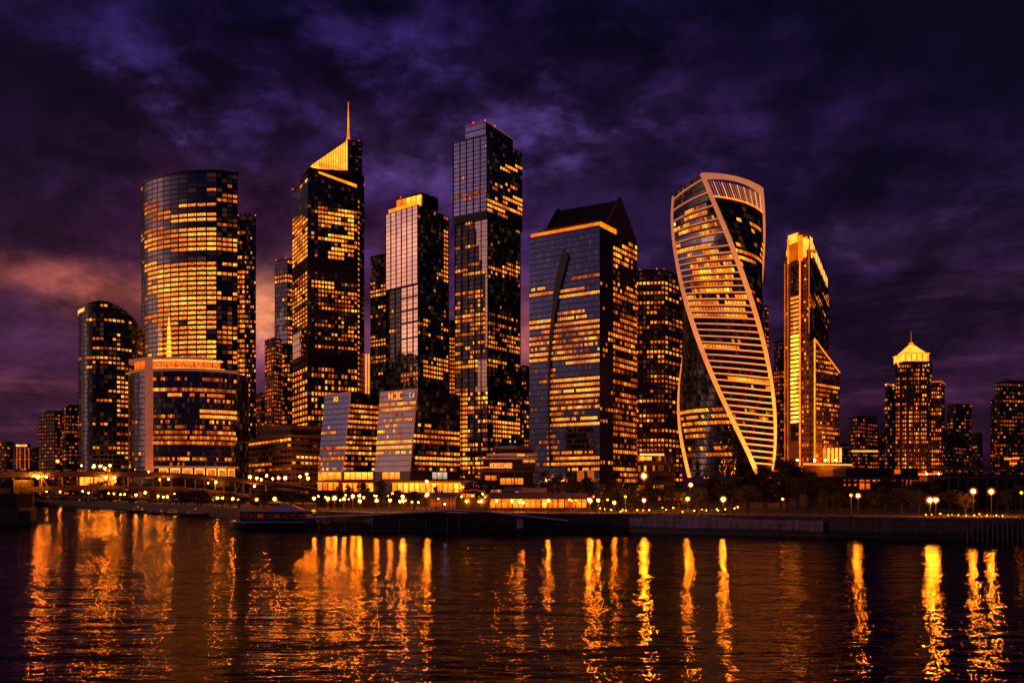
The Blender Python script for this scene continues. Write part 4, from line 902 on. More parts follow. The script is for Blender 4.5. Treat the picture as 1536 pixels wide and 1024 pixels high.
# distant blocks on the flat ends of the skyline
far = 'distant blocks at the ends of the skyline'
for k, (lab, a) in enumerate((
    ('tall distant block, taller of the two beside the bridge lamp pole', (58, 621, 82, 619, 94, 622, 900, 5.5, 4, .45)),
    ('distant brownish block touching the short curved tower', (93, 613, 99, 610, 124, 612, 880, 5.5, 4, .45)),
    ('tiny distant block with a glowing white top and lit vertical edges', (22.5, 667, 40, 665, 46, 668, 950, 5, 4.5, .4)),
    ('low dark block at the very edge of the skyline before the white-topped block', (-12, 666, 10, 662, 20, 667, 980, 5.5, 4, .35)),
    ('squat dark block between the white-topped block and the tall distant block', (46, 675, 52, 672, 60, 675, 1000, 5, 4, .15)),
    ('squat distant tower with one bright lit floor beside the stepped golden tower', (1273, 628, 1286, 626.5, 1316, 630, 820, 5.5, 3.6, .5)),
    ('low dark block wedged before the winged pyramid tower', (1316, 652, 1322, 650, 1332, 653, 840, 5.5, 4, .3)),
    ('dark round-shouldered tower standing past the pyramid tower', (1420, 612, 1430, 609, 1457, 611, 860, 5.5, 4, .3)),
    ('low dim block joined to the dark tower past the pyramid tower', (1413, 648, 1422, 645, 1436, 648, 800, 5.5, 4, .2)),
    ('small dark block with few lights between the last two towers', (1452, 652, 1466, 650, 1474, 652, 900, 5.5, 4, .25)),
    ('lower dark tower clinging to the broad tower at the skyline end', (1486, 601, 1490, 600, 1500, 602, 800, 5.5, 4, .3)),
    ('broad dark tower with flat crown closing the skyline', (1492, 575, 1500, 573.5, 1552, 576, 780, 5.8, 4.2, .42)),
    ('short hut-like block on the slope beside the stepped golden tower', (1255, 668, 1262, 666, 1274, 668, 860, 5.5, 4, .25)),
)):
    w = k in (0, 1, 5, 7, 11)
    t = slab('apartment_block', lab, *a[:10], 'dark_masonry', 'dark_masonry', (), .75, (.2, .8, .3, .75), 110 + 4 * k, 100, far, (), 'apartment block', (a[0] + (a[4] - a[0]) * .3, a[4] - 2, a[3] - 3.5) if w else None, 'win_soft', 1)
    if k == 2:
        t.add('roof_sign_light', MB().box((X(33, 945), 944, Zh(668, 945)), (X(42, 945) - X(26, 945), .6, 2.2)), 'strip_white')
        for px in (26, 31, 38, 44): t.add('edge_light', MB().box((X(px, 944), 943, Zh(687, 944)), (.7, .5, 24)), 'gold_dim')
    if k == 5: t.add('floor_light_band', MB().box((X(1295, 815), 812, Zh(676.5, 815)), (X(1315, 815) - X(1276, 815), .6, 1.6)), 'gold_line')
    if k == 7:
        t.beacon(1446, 609, 860); t.beacon(1456, 609, 860)
    if k == 11:
        for px, py in ((1510, 688), (1522, 687), (1518, 695)): t.add('terrace_light', MB().box((X(px, 770), 768, Zh(py, 770)), (6, .6, 1.3)), 'gold_line')
    t.done()

# ================================================================== LOW BUILDINGS ON THE SHORE
def tan_office():
    t = Tower('stone_office', 'long tan stone office block with horizontal window bands below the spire tower', 430, 500, cat='office building')
    L, N, Rr, B = corners(363, 664, 437, 654, 482, 657, 500); z1 = Zh(654, 500)
    t.facade(flat(L, N, 5, z1), 14, 11, 'tan_masonry', [(363, 654, 436, 668, .85, 1.0), (363, 695, 436, 708, .5, .6)], .06, .5, win=(.1, .9, .30, .72), seed=200, run=2, name='stone_facade')
    t.facade(flat(N, Rr, 5, z1), 7, 11, 'tan_masonry', [(440, 685, 482, 700, .8, .9)], .15, .6, win=(.15, .85, .3, .72), seed=201, run=1, name='stone_facade')
    shell(t, L, N, Rr, B, 5, z1, 'dark_masonry'); parapet(t, (L, N, Rr), z1, 1.0, .6, 'tan_stone')
    l, n, r, b = corners(385, 650, 425, 641, 482, 637, 512); zz = Zh(640, 520)
    fp = [(X(384, 512), 514), (X(440, 512), 506), (X(486, 512), 514), (X(486, 512), 540), (X(384, 512), 540)]
    t.add('plant_storey', MB().prism(fp, z1, zz), 'stone_band')
    t.add('plant_louvre', MB().prism([(p[0] * .999, p[1] - .4) for p in fp[:3]] + [(p[0], p[1] + 1) for p in fp[2::-1]], z1 + 1.5, z1 + 4), 'black_stone')
    t.done()
tan_office()

def leaning(label, TL, TN, TR, BL, BN, BR, YN, mL, mR, zl, zr, pl, pr, seed, nbL, nbR, nf, edge):
    t = Tower('leaning_glass_building', label, BN[0], YN, cat='office building')
    YL, YR = back(TL[1], TN[1], YN), back(TR[1], TN[1], YN)
    q = lambda p, Y: Vector((X(p[0], Y), Y, 0))
    zT = Zh(TN[1], YN); zB = Zh(707, YN)
    def f(top, bot, Y):
        a = q(top, Y); a.z = zT; b = q(bot, Y); b.z = zB; return a, b
    (tl, bl), (tn, bn), (tr, br) = f(TL, BL, YL), f(TN, BN, YN), f(TR, BR, YR)
    t.facade(quad(bl, bn, tn, tl), nbL, nf, mL, zl, pl, .9, win=(.08, .92, .3, .78), seed=seed, run=4)
    t.facade(quad(bn, br, tr, tn), nbR, nf, mR, zr, pr, .9, win=(.12, .88, .3, .78), seed=seed + 1, run=3)
    bk = tl + tr - tn; bb = bl + br - bn
    t.facade(quad(br, bb, bk, tr), 8, nf, 'dark_glass', back=True, name='rear_facade'); t.facade(quad(bb, bl, tl, bk), 8, nf, 'dark_glass', back=True, name='rear_facade')
    t.add('roof', MB().face([tl, tn, tr, bk]), 'roof')
    t.add('edge_trim', MB().tube(bn + Vector((0, -.2, 0)), tn + Vector((0, -.2, 0)), .35, n=5), edge)
    t.add('roof_trim', MB().tube(tl, tn, .25, n=5), edge)
    for i in range(1, 6):
        u = i / 6; t.add('mullion_fin', MB().tube(bn.lerp(br, u) + Vector((0, -.2, 0)), tn.lerp(tr, u) + Vector((0, -.2, 0)), .16, n=4), 'dark_metal')
    # ground floor: dark plinth with lit halls
    fp = [bl, bn, br, bb]; t.add('plinth', MB().prism([(p.x, p.y) for p in fp], 3.5, zB - .1), 'black_stone')
    return t, (bl, bn, br)

def glyph_sign(t, name, px0, px1, py, Y, h, m, seed, slope=0.0, dy=-.6):
    """short unreadable strokes, as the letters on the sign read in the photo"""
    mb = MB(); x = X(px0, Y); x1 = X(px1, Y); z = Zh(py, Y); rr = random.Random(seed); w = h * .62; tot = x1 - x; n = max(2, int(tot / w)); w = tot / n
    for i in range(n):
        cx = x + w * (i + .5); zz = z + slope * (cx - x); k = rr.randrange(5); yy = Y + dy
        st = h * .17
        def bar(a, b, c, d): mb.box((cx + (a + b) / 2 * w * .8, yy, zz + (c + d) / 2 * h), (max(st, abs(b - a) * w * .8), .2, max(st, abs(d - c) * h)))
        if k in (0, 1, 3): bar(-.4, -.4, -.5, .5)
        if k in (1, 2, 4): bar(.4, .4, -.5, .5)
        if k in (0, 2, 3): bar(-.4, .4, .5, .5)
        if k in (0, 1, 4): bar(-.4, .4, 0, 0)
        if k in (0, 2, 3, 4): bar(-.4, .4, -.5, -.5)
    return t.add(name, mb, m)

t, _ = leaning('leaning bluish glass building with small red sign, next to the tan stone office', (487, 592), (526, 588), (568, 592), (477, 0), (514, 0), (567, 0), 455, 'deep_blue_glass', 'dark_glass',
    [(485, 588, 530, 612, 0, 1), (478, 612, 525, 640, .12, .7), (478, 628, 500, 650, .7, .9), (478, 650, 520, 706, .4, .8)],
    [(520, 588, 570, 607, 0, 1), (520, 607, 570, 625, .7, .8), (520, 625, 570, 640, .8, 1)], .3, .72, 210, 12, 10, 15, 'pale_rim_glow')
def halls(t, items, Y, m='shopglow'):
    for k, (p0, p1, y0, y1, lum) in enumerate(items):
        n = max(1, round((p1 - p0) / 9))
        for i in range(n):
            a = p0 + (p1 - p0) * (i + .06) / n; b = p0 + (p1 - p0) * (i + .94) / n
            t.add('hall_window', MB().face([P(a, y1, Y), P(b, y1, Y), P(b, y0, Y), P(a, y0, Y)], [(i * 1.7 + k, 0), (i * 1.7 + k + 1.4, 0), (i * 1.7 + k + 1.4, 1), (i * 1.7 + k, 1)], (lum, lum, 0)), m)
halls(t, ((482, 512, 708, 718, .7), (516, 560, 708, 718.5, 1.0)), 448)
t.add('sign_panel', MB().box((X(506, 462), 461.2, Zh(598.7, 462)), (X(511, 462) - X(500, 462), .3, 3.0)), 'curtain')
glyph_sign(t, 'sign_lettering', 500.5, 511, 598.7, 462, 1.9, 'orange_line', 5, .0, -1.2)
t.done()
t, _ = leaning('leaning lavender glass building with bright rooftop sign, in front of the lantern tower', (570, 588), (626, 583), (690, 592), (562, 0), (615, 0), (690, 0), 430, 'lavender_glass', 'dark_glass',
    [(565, 583, 626, 598, 0, 1), (565, 600, 626, 617, .96, 1.1), (565, 617, 600, 632, .25, .8), (576, 628, 618, 637, .8, 1), (562, 640, 600, 660, .7, 1), (600, 640, 620, 650, .3, .7), (562, 655, 622, 684, .85, 1.1), (562, 684, 590, 706, .55, 1)],
    [(620, 583, 690, 630, .03, .5), (625, 634, 645, 642, .95, 1.3), (620, 650, 690, 668, .7, .9), (620, 684, 690, 698, .92, 1.1), (650, 640, 690, 652, .5, .8)], .15, .4, 220, 18, 14, 15, 'pale_rim_glow')
halls(t, ((573, 584, 708, 718, .6), (584, 600, 708, 718, .7)), 426); halls(t, ((648, 671, 708, 718, .8),), 426, 'win_white')
glyph_sign(t, 'sign_lettering', 582.5, 605, 594.5, 436, 3.2, 'gold_line', 8, .06, -1.0); glyph_sign(t, 'small_sign', 614, 622, 592.5, 431, 2.0, 'cream_strip', 11, 0, -1)
t.done()

# terraced riverside pavilion
t = Tower('terraced_restaurant', 'terraced riverside building with stacked canopies and a glowing sign', 757, 390, cat='restaurant')
for k, (a, b, c, y0, y1, m) in enumerate(((741, 775, 800, 672, 668, 'roof_metal'), (730, 772, 806, 681, 679, 'pale_rim_glow'), (717, 772, 806, 687, 685.5, 'pale_rim_glow'), (712, 770, 808, 707, 704.5, 'tan_stone'))):
    e = 396 + (0 if k == 0 else -6); fp = [(X(a, e + 8), e + 8), (X(c * .0 + b, e), e), (X(c, e + 6), e + 6), (X(c, e + 20), e + 20), (X(a, e + 20), e + 20)]
    t.add('canopy', MB().prism(fp, Zh(y0, e), Zh(y1, e)), m)
for a, b, y0, y1 in ((744, 800, 680, 672), (725, 803, 704, 687.5), (722, 800, 727, 707.5)):
    t.add('storey_wall', MB().prism([(X(a, 402), 402), (X(b, 402), 402), (X(b, 402), 412), (X(a, 402), 412)], Zh(y0, 400), Zh(y1, 400)), 'black_stone')
halls(t, ((750, 785, 717, 726, .45), (727, 745, 713, 720, .3)), 401.5); halls(t, ((775, 788, 680.5, 684, .9), (784, 803, 689.5, 693.5, .7)), 389, 'win')
t.add('sign_panel', MB().box((X(751.5, 388), 388.4, Zh(698, 388)), (X(768, 388) - X(734, 388), .3, 2.6)), 'gold_dim')
glyph_sign(t, 'sign_lettering', 735, 768, 698, 388, 1.8, 'strip_white', 4, 0, 0)
t.add('neon_line', MB().tube(P(713, 701, 388), P(734, 700.5, 388), .16, n=4), 'gold_line')
for px in (722, 748, 772, 800): t.add('post', MB().tube(P(px, 727, 389), P(px, 706, 389), .3, n=6), 'tan_stone')
t.done()

# two lit glazed restaurant ranges in front of the leaning buildings
def glazed(label, px0, px1, y0, y1, Y, lum, seed, n):
    t = Tower('glazed_restaurant', label, (px0 + px1) / 2, Y, cat='restaurant')
    w0, w1 = X(px0, Y), X(px1, Y); za, zb = Zh(y1, Y), Zh(y0, Y)
    t.add('roof', MB().box(((w0 + w1) / 2, Y + 3, zb + .7), (w1 - w0 + 3, 12, .7)), 'tan_stone')
    t.add('rear_wall', MB().box(((w0 + w1) / 2, Y + 7, (za + zb) / 2), (w1 - w0, .5, zb - za)), 'tan_stone')
    t.add('plinth', MB().box(((w0 + w1) / 2, Y + 3, (za + 3) / 2), (w1 - w0, 9, za - 3)), 'black_stone')
    for i in range(n):
        a, b = w0 + (w1 - w0) * (i + .07) / n, w0 + (w1 - w0) * (i + .93) / n; l = lum * (.55 + .8 * hsh(seed, i))
        t.add('shop_window', MB().face([Vector((a, Y, za)), Vector((b, Y, za)), Vector((b, Y, zb)), Vector((a, Y, zb))], [(i * 1.9, 0), (i * 1.9 + 1.6, 0), (i * 1.9 + 1.6, 1), (i * 1.9, 1)], (l, l, 0)), 'shopglow')
        t.add('post', MB().box((w0 + (w1 - w0) * i / n, Y - .2, (za + zb) / 2), (.35, .35, zb - za)), 'dark_metal')
    t.add('eaves_light', MB().box(((w0 + w1) / 2, Y - .6, zb + .1), (w1 - w0, .25, .25)), 'gold_line')
    t.done()
glazed('lit glazed restaurant with square panes under the bluish leaning building', 514, 560, 725, 737, 350, .9, 1, 6)
glazed('long brightly lit restaurant under the lavender leaning building', 588, 697, 724.5, 738, 345, 1.0, 2, 13)
glazed('small lit kiosk range at the foot of the tan stone office', 476, 508, 724, 735, 352, .5, 3, 4)
# low lit building at the foot of the reddish tower
t = Tower('low_lit_building', 'low building with a bright lit fascia at the foot of the reddish stone tower', 985, 470, cat='building')
L, N, Rr, B = corners(957, 681, 996, 680, 1012, 684, 470); z1 = Zh(680, 470)
t.facade(flat(L, N, 4, z1), 9, 5, 'tan_masonry', (), .4, .8, seed=240, name='stone_facade'); t.facade(flat(N, Rr, 4, z1), 5, 5, 'brown_masonry', (), .2, .6, seed=241, name='stone_facade'); shell(t, L, N, Rr, B, 4, z1)
t.add('fascia_light', MB().box((X(978, 466), 466, Zh(681.5, 466)), (X(996, 466) - X(960, 466), .5, 1.1)), 'strip_white')
halls(t, ((960, 978, 685, 690, .9),), 466)
t.done()
# museum-like hall and dark flat building to the right
t = Tower('columned_hall', 'low hall with square pillars and a few orange windows behind the trees', 1290, 330, cat='hall')
L, N, Rr, B = corners(1262, 716, 1262.5, 716, 1371, 720, 330)
w0, w1 = X(1210, 340), X(1370, 340)
t.add('wall', MB().box(((w0 + w1) / 2, 352, 9.5), (w1 - w0, 20, 11)), 'brown_masonry' if False else 'stone_band')
t.add('roof_slab', MB().box(((w0 + w1) / 2 - 2, 350, 15.6), (w1 - w0 + 6, 26, 1.2)), 'stone_band'); t.add('upper_storey', MB().box((X(1320, 350), 355, 18), (X(1370, 350) - X(1262, 350), 14, 3.6)), 'dark_metal')
for px in (1212, 1224, 1238, 1252): t.add('pillar', MB().box((X(px, 338), 338, 9.5), (1.5, 1.5, 11)), 'stone_band')
for (px, py, w, h) in ((1267, 719, 2.6, 2.8), (1274, 719, 2.4, 2.6), (1283, 719, 3.5, 3.2), (1267, 727, 2.6, 2.4), (1274, 727, 2.6, 2.4), (1283, 727, 3.4, 2.6), (1293, 719, 7, 6), (1302, 719, 6, 6), (1293, 729, 7, 9), (1302, 729, 6, 8), (1311, 719, 5, 5), (1318, 719, 4, 4), (1337, 722, 3, 9), (1342, 722, 2.5, 10), (1354, 722, 2, 12), (1360, 722, 2, 12), (1366, 722, 2, 10)):
    Y = 341.6; c = P(px, py, Y); dx, dz = w / 2 / F * Y, h / 2 / F * Y
    t.add('lit_window', MB().face([c + Vector((-dx, 0, -dz)), c + Vector((dx, 0, -dz)), c + Vector((dx, 0, dz)), c + Vector((-dx, 0, dz))], [(px, 0), (px + .5, 0), (px + .5, 1), (px, 1)], (.55 if px < 1330 else .25, .3, 0)), 'win')
c = P(1346, 707, 346); t.add('skylight', MB().box(c, (2.2, .5, 1.8)), 'gold_dim')
t.done()
t = Tower('dark_hall', 'long unlit flat-roofed hall on slim columns behind the pair of tall riverside lamps', 1480, 300, cat='hall')
w0, w1 = X(1418, 300), X(1570, 300)
t.add('roof_slab', MB().box(((w0 + w1) / 2, 306, Zh(701, 300)), (w1 - w0, 14, .9)), 'stone_band'); t.add('floor_slab', MB().box(((w0 + w1) / 2, 306, Zh(716, 300)), (w1 - w0, 14, .6)), 'stone_band'); t.add('wall', MB().box(((w0 + w1) / 2, 311, 10), (w1 - w0 - 1, 6, 13)), 'black_stone')
for i in range(11): t.add('column', MB().box((w0 + 1 + (w1 - w0 - 2) * i / 10, 299.5, (Zh(701, 300) + 4) / 2), (.35, .35, Zh(701, 300) - 4)), 'stone_band')
t.done()

# ================================================================== RIVERSIDE PAVILION WITH ARCHED PORCH
t = Tower('riverside_pavilion', 'long low pavilion with sloping purple roof, arched porch and glowing glass front', 780, 262, cat='pavilion')
Y = 262.0
def slopeq(p0, p1, ya, yb, yc, yd, Yf, Yb): return MB().face([P(p0, ya, Yf), P(p1, yb, Yf), P(p1, yc, Yb), P(p0, yd, Yb)]).face([P(p0, ya + .8, Yf), P(p1, yb + .8, Yf), P(p1, yb, Yf), P(p0, ya, Yf)])
t.add('roof', slopeq(733, 882, 748, 748, 739, 738, Y, Y + 22), 'roof_metal'); t.add('roof', slopeq(642, 684, 747, 746, 738, 739, Y, Y + 22), 'roof_metal')
for px in (745, 768, 779, 700, 722): t.add('added_eaves_lamp', MB().ball(P(px, 751.5, Y - .4), .3, 6), 'bulb')  # lamps added to strengthen the light streaks on the water
t.add('roof_ridge_panel', MB().face([P(746, 737, 283), P(784, 736.5, 283), P(782, 729, 290), P(762, 730, 290)]), 'pale_concrete')
t.add('roof_vent', MB().box(P(800, 735, 290), (9, 4, 1.6)), 'roof_metal')
mb = MB(); n = 14
for i in range(n):
    a0, a1 = math.pi * i / n, math.pi * (i + 1) / n
    q = lambda a, Yy: Vector((X(709, Yy) - 5.6 * math.cos(a), Yy, Zh(751, Y) + 3.6 * math.sin(a)))
    mb.face([q(a0, Y - 5), q(a1, Y - 5), q(a1, Y + 12), q(a0, Y + 12)]); r_ = lambda a, Yy: Vector((X(709, Yy) - 5.1 * math.cos(a), Yy, Zh(751, Y) + 3.15 * math.sin(a)))
    mb.face([r_(a0, Y - 5), r_(a1, Y - 5), q(a1, Y - 5), q(a0, Y - 5)])
t.add('porch_arch', mb, 'roof_metal')
glyph_sign(t, 'porch_sign', 691, 713, 742.5, Y - 4, .75, 'gold_line', 6, 0, 0); t.add('porch_rear_wall', MB().box((X(709, Y + 2), Y + 2, Zh(756, Y)), (10, .3, 4.2)), 'black_stone')
n = 17
for i in range(n):
    p0, p1 = 735 + 146 * (i + .08) / n, 735 + 146 * (i + .92) / n; l = (.55 if i > 11 else .9) * (.4 + .9 * hsh(4, i))
    t.add('glass_panel', MB().face([P(p0, 761, Y + 1.5), P(p1, 761, Y + 1.5), P(p1, 748.5, Y + 1.5), P(p0, 748.5, Y + 1.5)], [(i * 2.3, 0), (i * 2.3 + 2, 0), (i * 2.3 + 2, 1.6), (i * 2.3, 1.6)], (l, l * .8, 0)), 'shopglow')
for i in range(4):
    p0 = 644 + 10 * i; t.add('glass_panel', MB().face([P(p0 + .6, 760, Y + 1.5), P(p0 + 9.4, 760, Y + 1.5), P(p0 + 9.4, 748.5, Y + 1.5), P(p0 + .6, 748.5, Y + 1.5)], [(i * 2, 0), (i * 2 + 2, 0), (i * 2 + 2, 1.6), (i * 2, 1.6)], (.25, .2, 0)), 'win')
for px in (643, 682, 735, 761, 786, 811, 836, 858, 880): t.add('post', MB().tube(P(px, 763, Y), P(px, 748, Y), .14, n=6), 'pole')
t.done()
mb = MB().tube((X(679, 240), 240, 3), (X(679, 240), 240, Zh(733, 240)), .16, .1, 8); o = mb.build('flag_pole', 'pole'); o['label'] = 'bare flag pole beside the arched porch at the jetty bend'; o['category'] = 'pole'

# ================================================================== GROUND, WATER, EMBANKMENT
shore = [(-420, 786, 1), (46, 786, 1), (48, 758, 0), (120, 760, 0), (190, 764, 0), (262, 769, 0), (345, 777, 0), (450, 790, 1), (560, 796, 1), (680, 797, 1), (945, 798, 1), (1240, 806, 1), (1536, 812, 1), (1900, 820, 1)]
sp = []
for px, py, hi in shore:
    Y = H * F / (py - HZ); sp.append((X(px, Y), Y, hi))
zg = 4.2; gv = []; gf = []
ext = [(sp[0][0] - 2500, sp[0][1], 1)] + sp + [(sp[-1][0] + 2500, sp[-1][1], 1)]
for x, y, _ in ext: gv += [(x, y, zg), (x * 12000 / y, 12000, zg)]
for i in range(len(ext) - 1): gf.append((2 * i, 2 * i + 2, 2 * i + 3, 2 * i + 1))
me = bpy.data.meshes.new('ground'); me.from_pydata(gv, [], gf); me.materials.append(M['asphalt'])
g = bpy.data.objects.new('ground', me); C.objects.link(g); g['kind'] = 'structure'
# water
def water_mat():
    m, nt, out = mat('river_water')
    tc = nt.nodes.new('ShaderNodeTexCoord')
    v = tc.outputs['Object']
    def lay(sx, sy, sc_, det, rot=0, rough=.5):
        mp = nt.nodes.new('ShaderNodeMapping'); nt.links.new(v, mp.inputs[0]); mp.inputs['Scale'].default_value = (sx, sy, 1); mp.inputs['Rotation'].default_value = (0, 0, rot)
        return noise(nt, mp.outputs[0], sc_, det, rough, .3)
    a = lay(.42, 1.0, .8, 4, .05, .55); b = lay(.5, 1.0, 2.2, 3, -.06, .5); c = lay(.34, 1, .17, 4, .08, .58)
    calm = ramp(nt, lay(.3, 1, .02, 3, .1), [(.35, .7), (.65, 1.3)])
    h = mth(nt, 'ADD', mth(nt, 'MULTIPLY', a, .12), mth(nt, 'ADD', mth(nt, 'MULTIPLY', b, .030), mth(nt, 'MULTIPLY', c, .52)))
    bp = nt.nodes.new('ShaderNodeBump'); bp.inputs['Distance'].default_value = 1.0; bp.inputs['Strength'].default_value = 1.0
    nt.links.new(mth(nt, 'MULTIPLY', h, calm), bp.inputs['Height'])
    gl = nt.nodes.new('ShaderNodeBsdfGlossy'); gl.inputs['Color'].default_value = (.58, .55, .66, 1); gl.inputs['Roughness'].default_value = .022; nt.links.new(bp.outputs[0], gl.inputs['Normal'])
    df = nt.nodes.new('ShaderNodeBsdfDiffuse'); df.inputs['Color'].default_value = (.002, .002, .006, 1)
    fr = nt.nodes.new('ShaderNodeFresnel'); fr.inputs['IOR'].default_value = 1.15; nt.links.new(bp.outputs[0], fr.inputs['Normal'])
    mx = nt.nodes.new('ShaderNodeMixShader'); nt.links.new(fr.outputs[0], mx.inputs[0]); nt.links.new(df.outputs[0], mx.inputs[1]); nt.links.new(gl.outputs[0], mx.inputs[2]); nt.links.new(mx.outputs[0], out.inputs[0]); return m
M['water'] = water_mat()
me = bpy.data.meshes.new('water'); me.from_pydata([(-3000, -400, 0), (3000, -400, 0), (3000, 1200, 0), (-3000, 1200, 0)], [], [(0, 1, 2, 3)]); me.materials.append(M['water'])
o = bpy.data.objects.new('water', me); C.objects.link(o); o['kind'] = 'structure'

def wall_strip(name, i0, i1, zt, m, off=0.0, z0=-1.5, struct_=False, label=None, zc=None):
    mb = MB()
    for (x0, y0, _), (x1, y1, _) in zip(sp[i0:i1], sp[i0 + 1:i1 + 1]):
        d = Vector((x1 - x0, y1 - y0)).normalized(); n = Vector((d.y, -d.x)) * off
        mb.face([Vector((x0 + n.x, y0 + n.y, z0)), Vector((x1 + n.x, y1 + n.y, z0)), Vector((x1 + n.x, y1 + n.y, zt)), Vector((x0 + n.x, y0 + n.y, zt))])
        mb.face([Vector((x0 + n.x, y0 + n.y, zt)), Vector((x1 + n.x, y1 + n.y, zt)), Vector((x1 - n.x, y1 - n.y + .6, zt)), Vector((x0 - n.x, y0 - n.y + .6, zt))])
    return mb
tw = thing('embankment_wall', 'long purple-grey concrete river wall with a dark tide mark', 'river wall', (sp[9][0], sp[9][1], 0))
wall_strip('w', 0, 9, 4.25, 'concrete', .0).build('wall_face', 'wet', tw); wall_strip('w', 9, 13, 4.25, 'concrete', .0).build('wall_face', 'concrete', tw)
wall_strip('w', 0, 13, 1.15, 'wet', .35).build('tide_mark', 'wet', tw)
wall_strip('w', 7, 13, 4.75, 'concrete', .3, 4.26).build('coping', 'concrete', tw)
# pale curved-top revetment standing on the wall line from px 945 to px 1240
tp = thing('pale_revetment', 'pale panelled river wall with a gently curved top below the riverside trees', 'river wall', (X(1090, 200), 200, 0))
def wl(px):
    for (p0, q0, _), (p1, q1, _) in zip(shore, shore[1:]):
        if p0 <= px <= p1: py = q0 + (q1 - q0) * (px - p0) / (p1 - p0); return H * F / (py - HZ)
    return 200
nseg = 22
for i in range(nseg):
    p0, p1 = 945 + 290 * i / nseg, 945 + 290 * (i + 1) / nseg; Y0, Y1 = wl(p0) - .9, wl(p1) - .9
    def tpz(px):
        u = (px - 945) / 290; return 777 - 7.0 * math.exp(-((px - 1025) / 55) ** 2) + 3.0 * max(0, u - .4) / .6
    a0, a1 = Zh(tpz(p0), Y0), Zh(tpz(p1), Y1)
    q = [Vector((X(p0 + .15, Y0), Y0, 1.2)), Vector((X(p1 - .15, Y1), Y1, 1.2)), Vector((X(p1 - .15, Y1), Y1, a1)), Vector((X(p0 + .15, Y0), Y0, a0))]
    b = [v + Vector((0, .8, 0)) for v in q]
    MB().face(q).face([q[3], q[2], b[2], b[3]]).face(b[::-1]).face([b[0], q[0], q[3], b[3]]).face([q[1], b[1], b[2], q[2]]).build('wall_panel', 'pale_concrete', tp)
# railing on the quay
tr = thing('quay_railing', 'thin dark metal railing along the top of the river wall', 'railing', (X(1200, 200), 200, 4.7))
mbr = [MB(), MB()]
prev = None
for i in range(97):
    px = 700 + 8.8 * i; Y = wl(px) + .5; q = Vector((X(px, Y), Y, 4.75))
    if i % 1 == 0: MB().box(q + Vector((0, 0, .55)), (.07, .07, 1.1)).build('rail_post', 'pole', tr)
    if prev:
        for k, h in ((0, 1.1), (1, .6)): mbr[k].tube(prev + Vector((0, 0, h)), q + Vector((0, 0, h)), .045, n=4)
    prev = q
mbr[0].build('handrail', 'pole', tr); mbr[1].build('mid_rail', 'pole', tr)
# fender piles along the far right of the wall
for i in range(13):
    px = 1452 + 7.5 * i; Y = wl(px) - .9
    o = MB().tube((X(px, Y), Y, -1), (X(px, Y), Y, 3.2 + .8 * hsh(i, 6)), .18, n=7).build('fender_pile', 'wet')
    o['label'] = 'dark timber fender pile standing against the river wall'; o['category'] = 'pile'; o['group'] = 'fender piles against the river wall'

# ================================================================== JETTY / GANGWAY
tj = thing('jetty', 'bent jetty walkway on dark piles with a pale handrail edge', 'jetty', (X(680, 215), 215, 0))
jp = [(462, 775.5, 226), (560, 771.5, 220), (640, 767, 216), (682, 764.5, 214), (720, 766.5, 212), (780, 772.5, 211), (852, 780.5, 210)]
for (a, ya, Ya), (b, yb, Yb) in zip(jp, jp[1:]):
    p, q = P(a, ya, Ya), P(b, yb, Yb); w = Vector((0, 4.5, 0)); dn = Vector((0, 0, -.45))
    MB().hexa([p + dn, q + dn, q + w + dn, p + w + dn], [p, q, q + w, p + w]).build('deck_span', 'wet', tj)
    e = Vector((0, -.12, 0)); MB().hexa([p + e + dn * .3, q + e + dn * .3, q + dn * .3, p + dn * .3], [p + e + Vector((0, 0, .22)), q + e + Vector((0, 0, .22)), q + Vector((0, 0, .22)), p + Vector((0, 0, .22))]).build('edge_beam', 'boat_white', tj)
for px in (480, 520, 560, 600, 640, 672, 690, 730, 775, 820, 848):
    Y = 216; MB().tube((X(px, Y), Y, -1.5), (X(px, Y), Y, 3.4), .3, n=8).build('pile', 'wet', tj)
MB().prism([(X(475, 222), 222), (X(690, 216), 216), (X(940, 214), 214), (X(940, 220), 220), (X(690, 224), 224), (X(475, 230), 230)], -.6, 2.0).build('float_hull', 'wet', tj)
MB().box((X(780, 214), 214, 2.3), (1.6, 1.6, 2.5)).build('mooring_box', 'boat_white', tj)

# left abutment
o = thing('bridge_abutment', 'pale block abutment rising from the water under the near end of the bridge', 'abutment', (X(10, 268), 268, 0))
MB().box((X(-40, 270), 271, 3.0), (X(40, 268) - X(-120, 268), 10, 4.2)).build('plinth_block', 'wet', o)
MB().box((X(-40, 272), 272.5, 7.4), (X(36, 272) - X(-116, 272), 9, 4.4)).build('upper_block', 'roof', o)

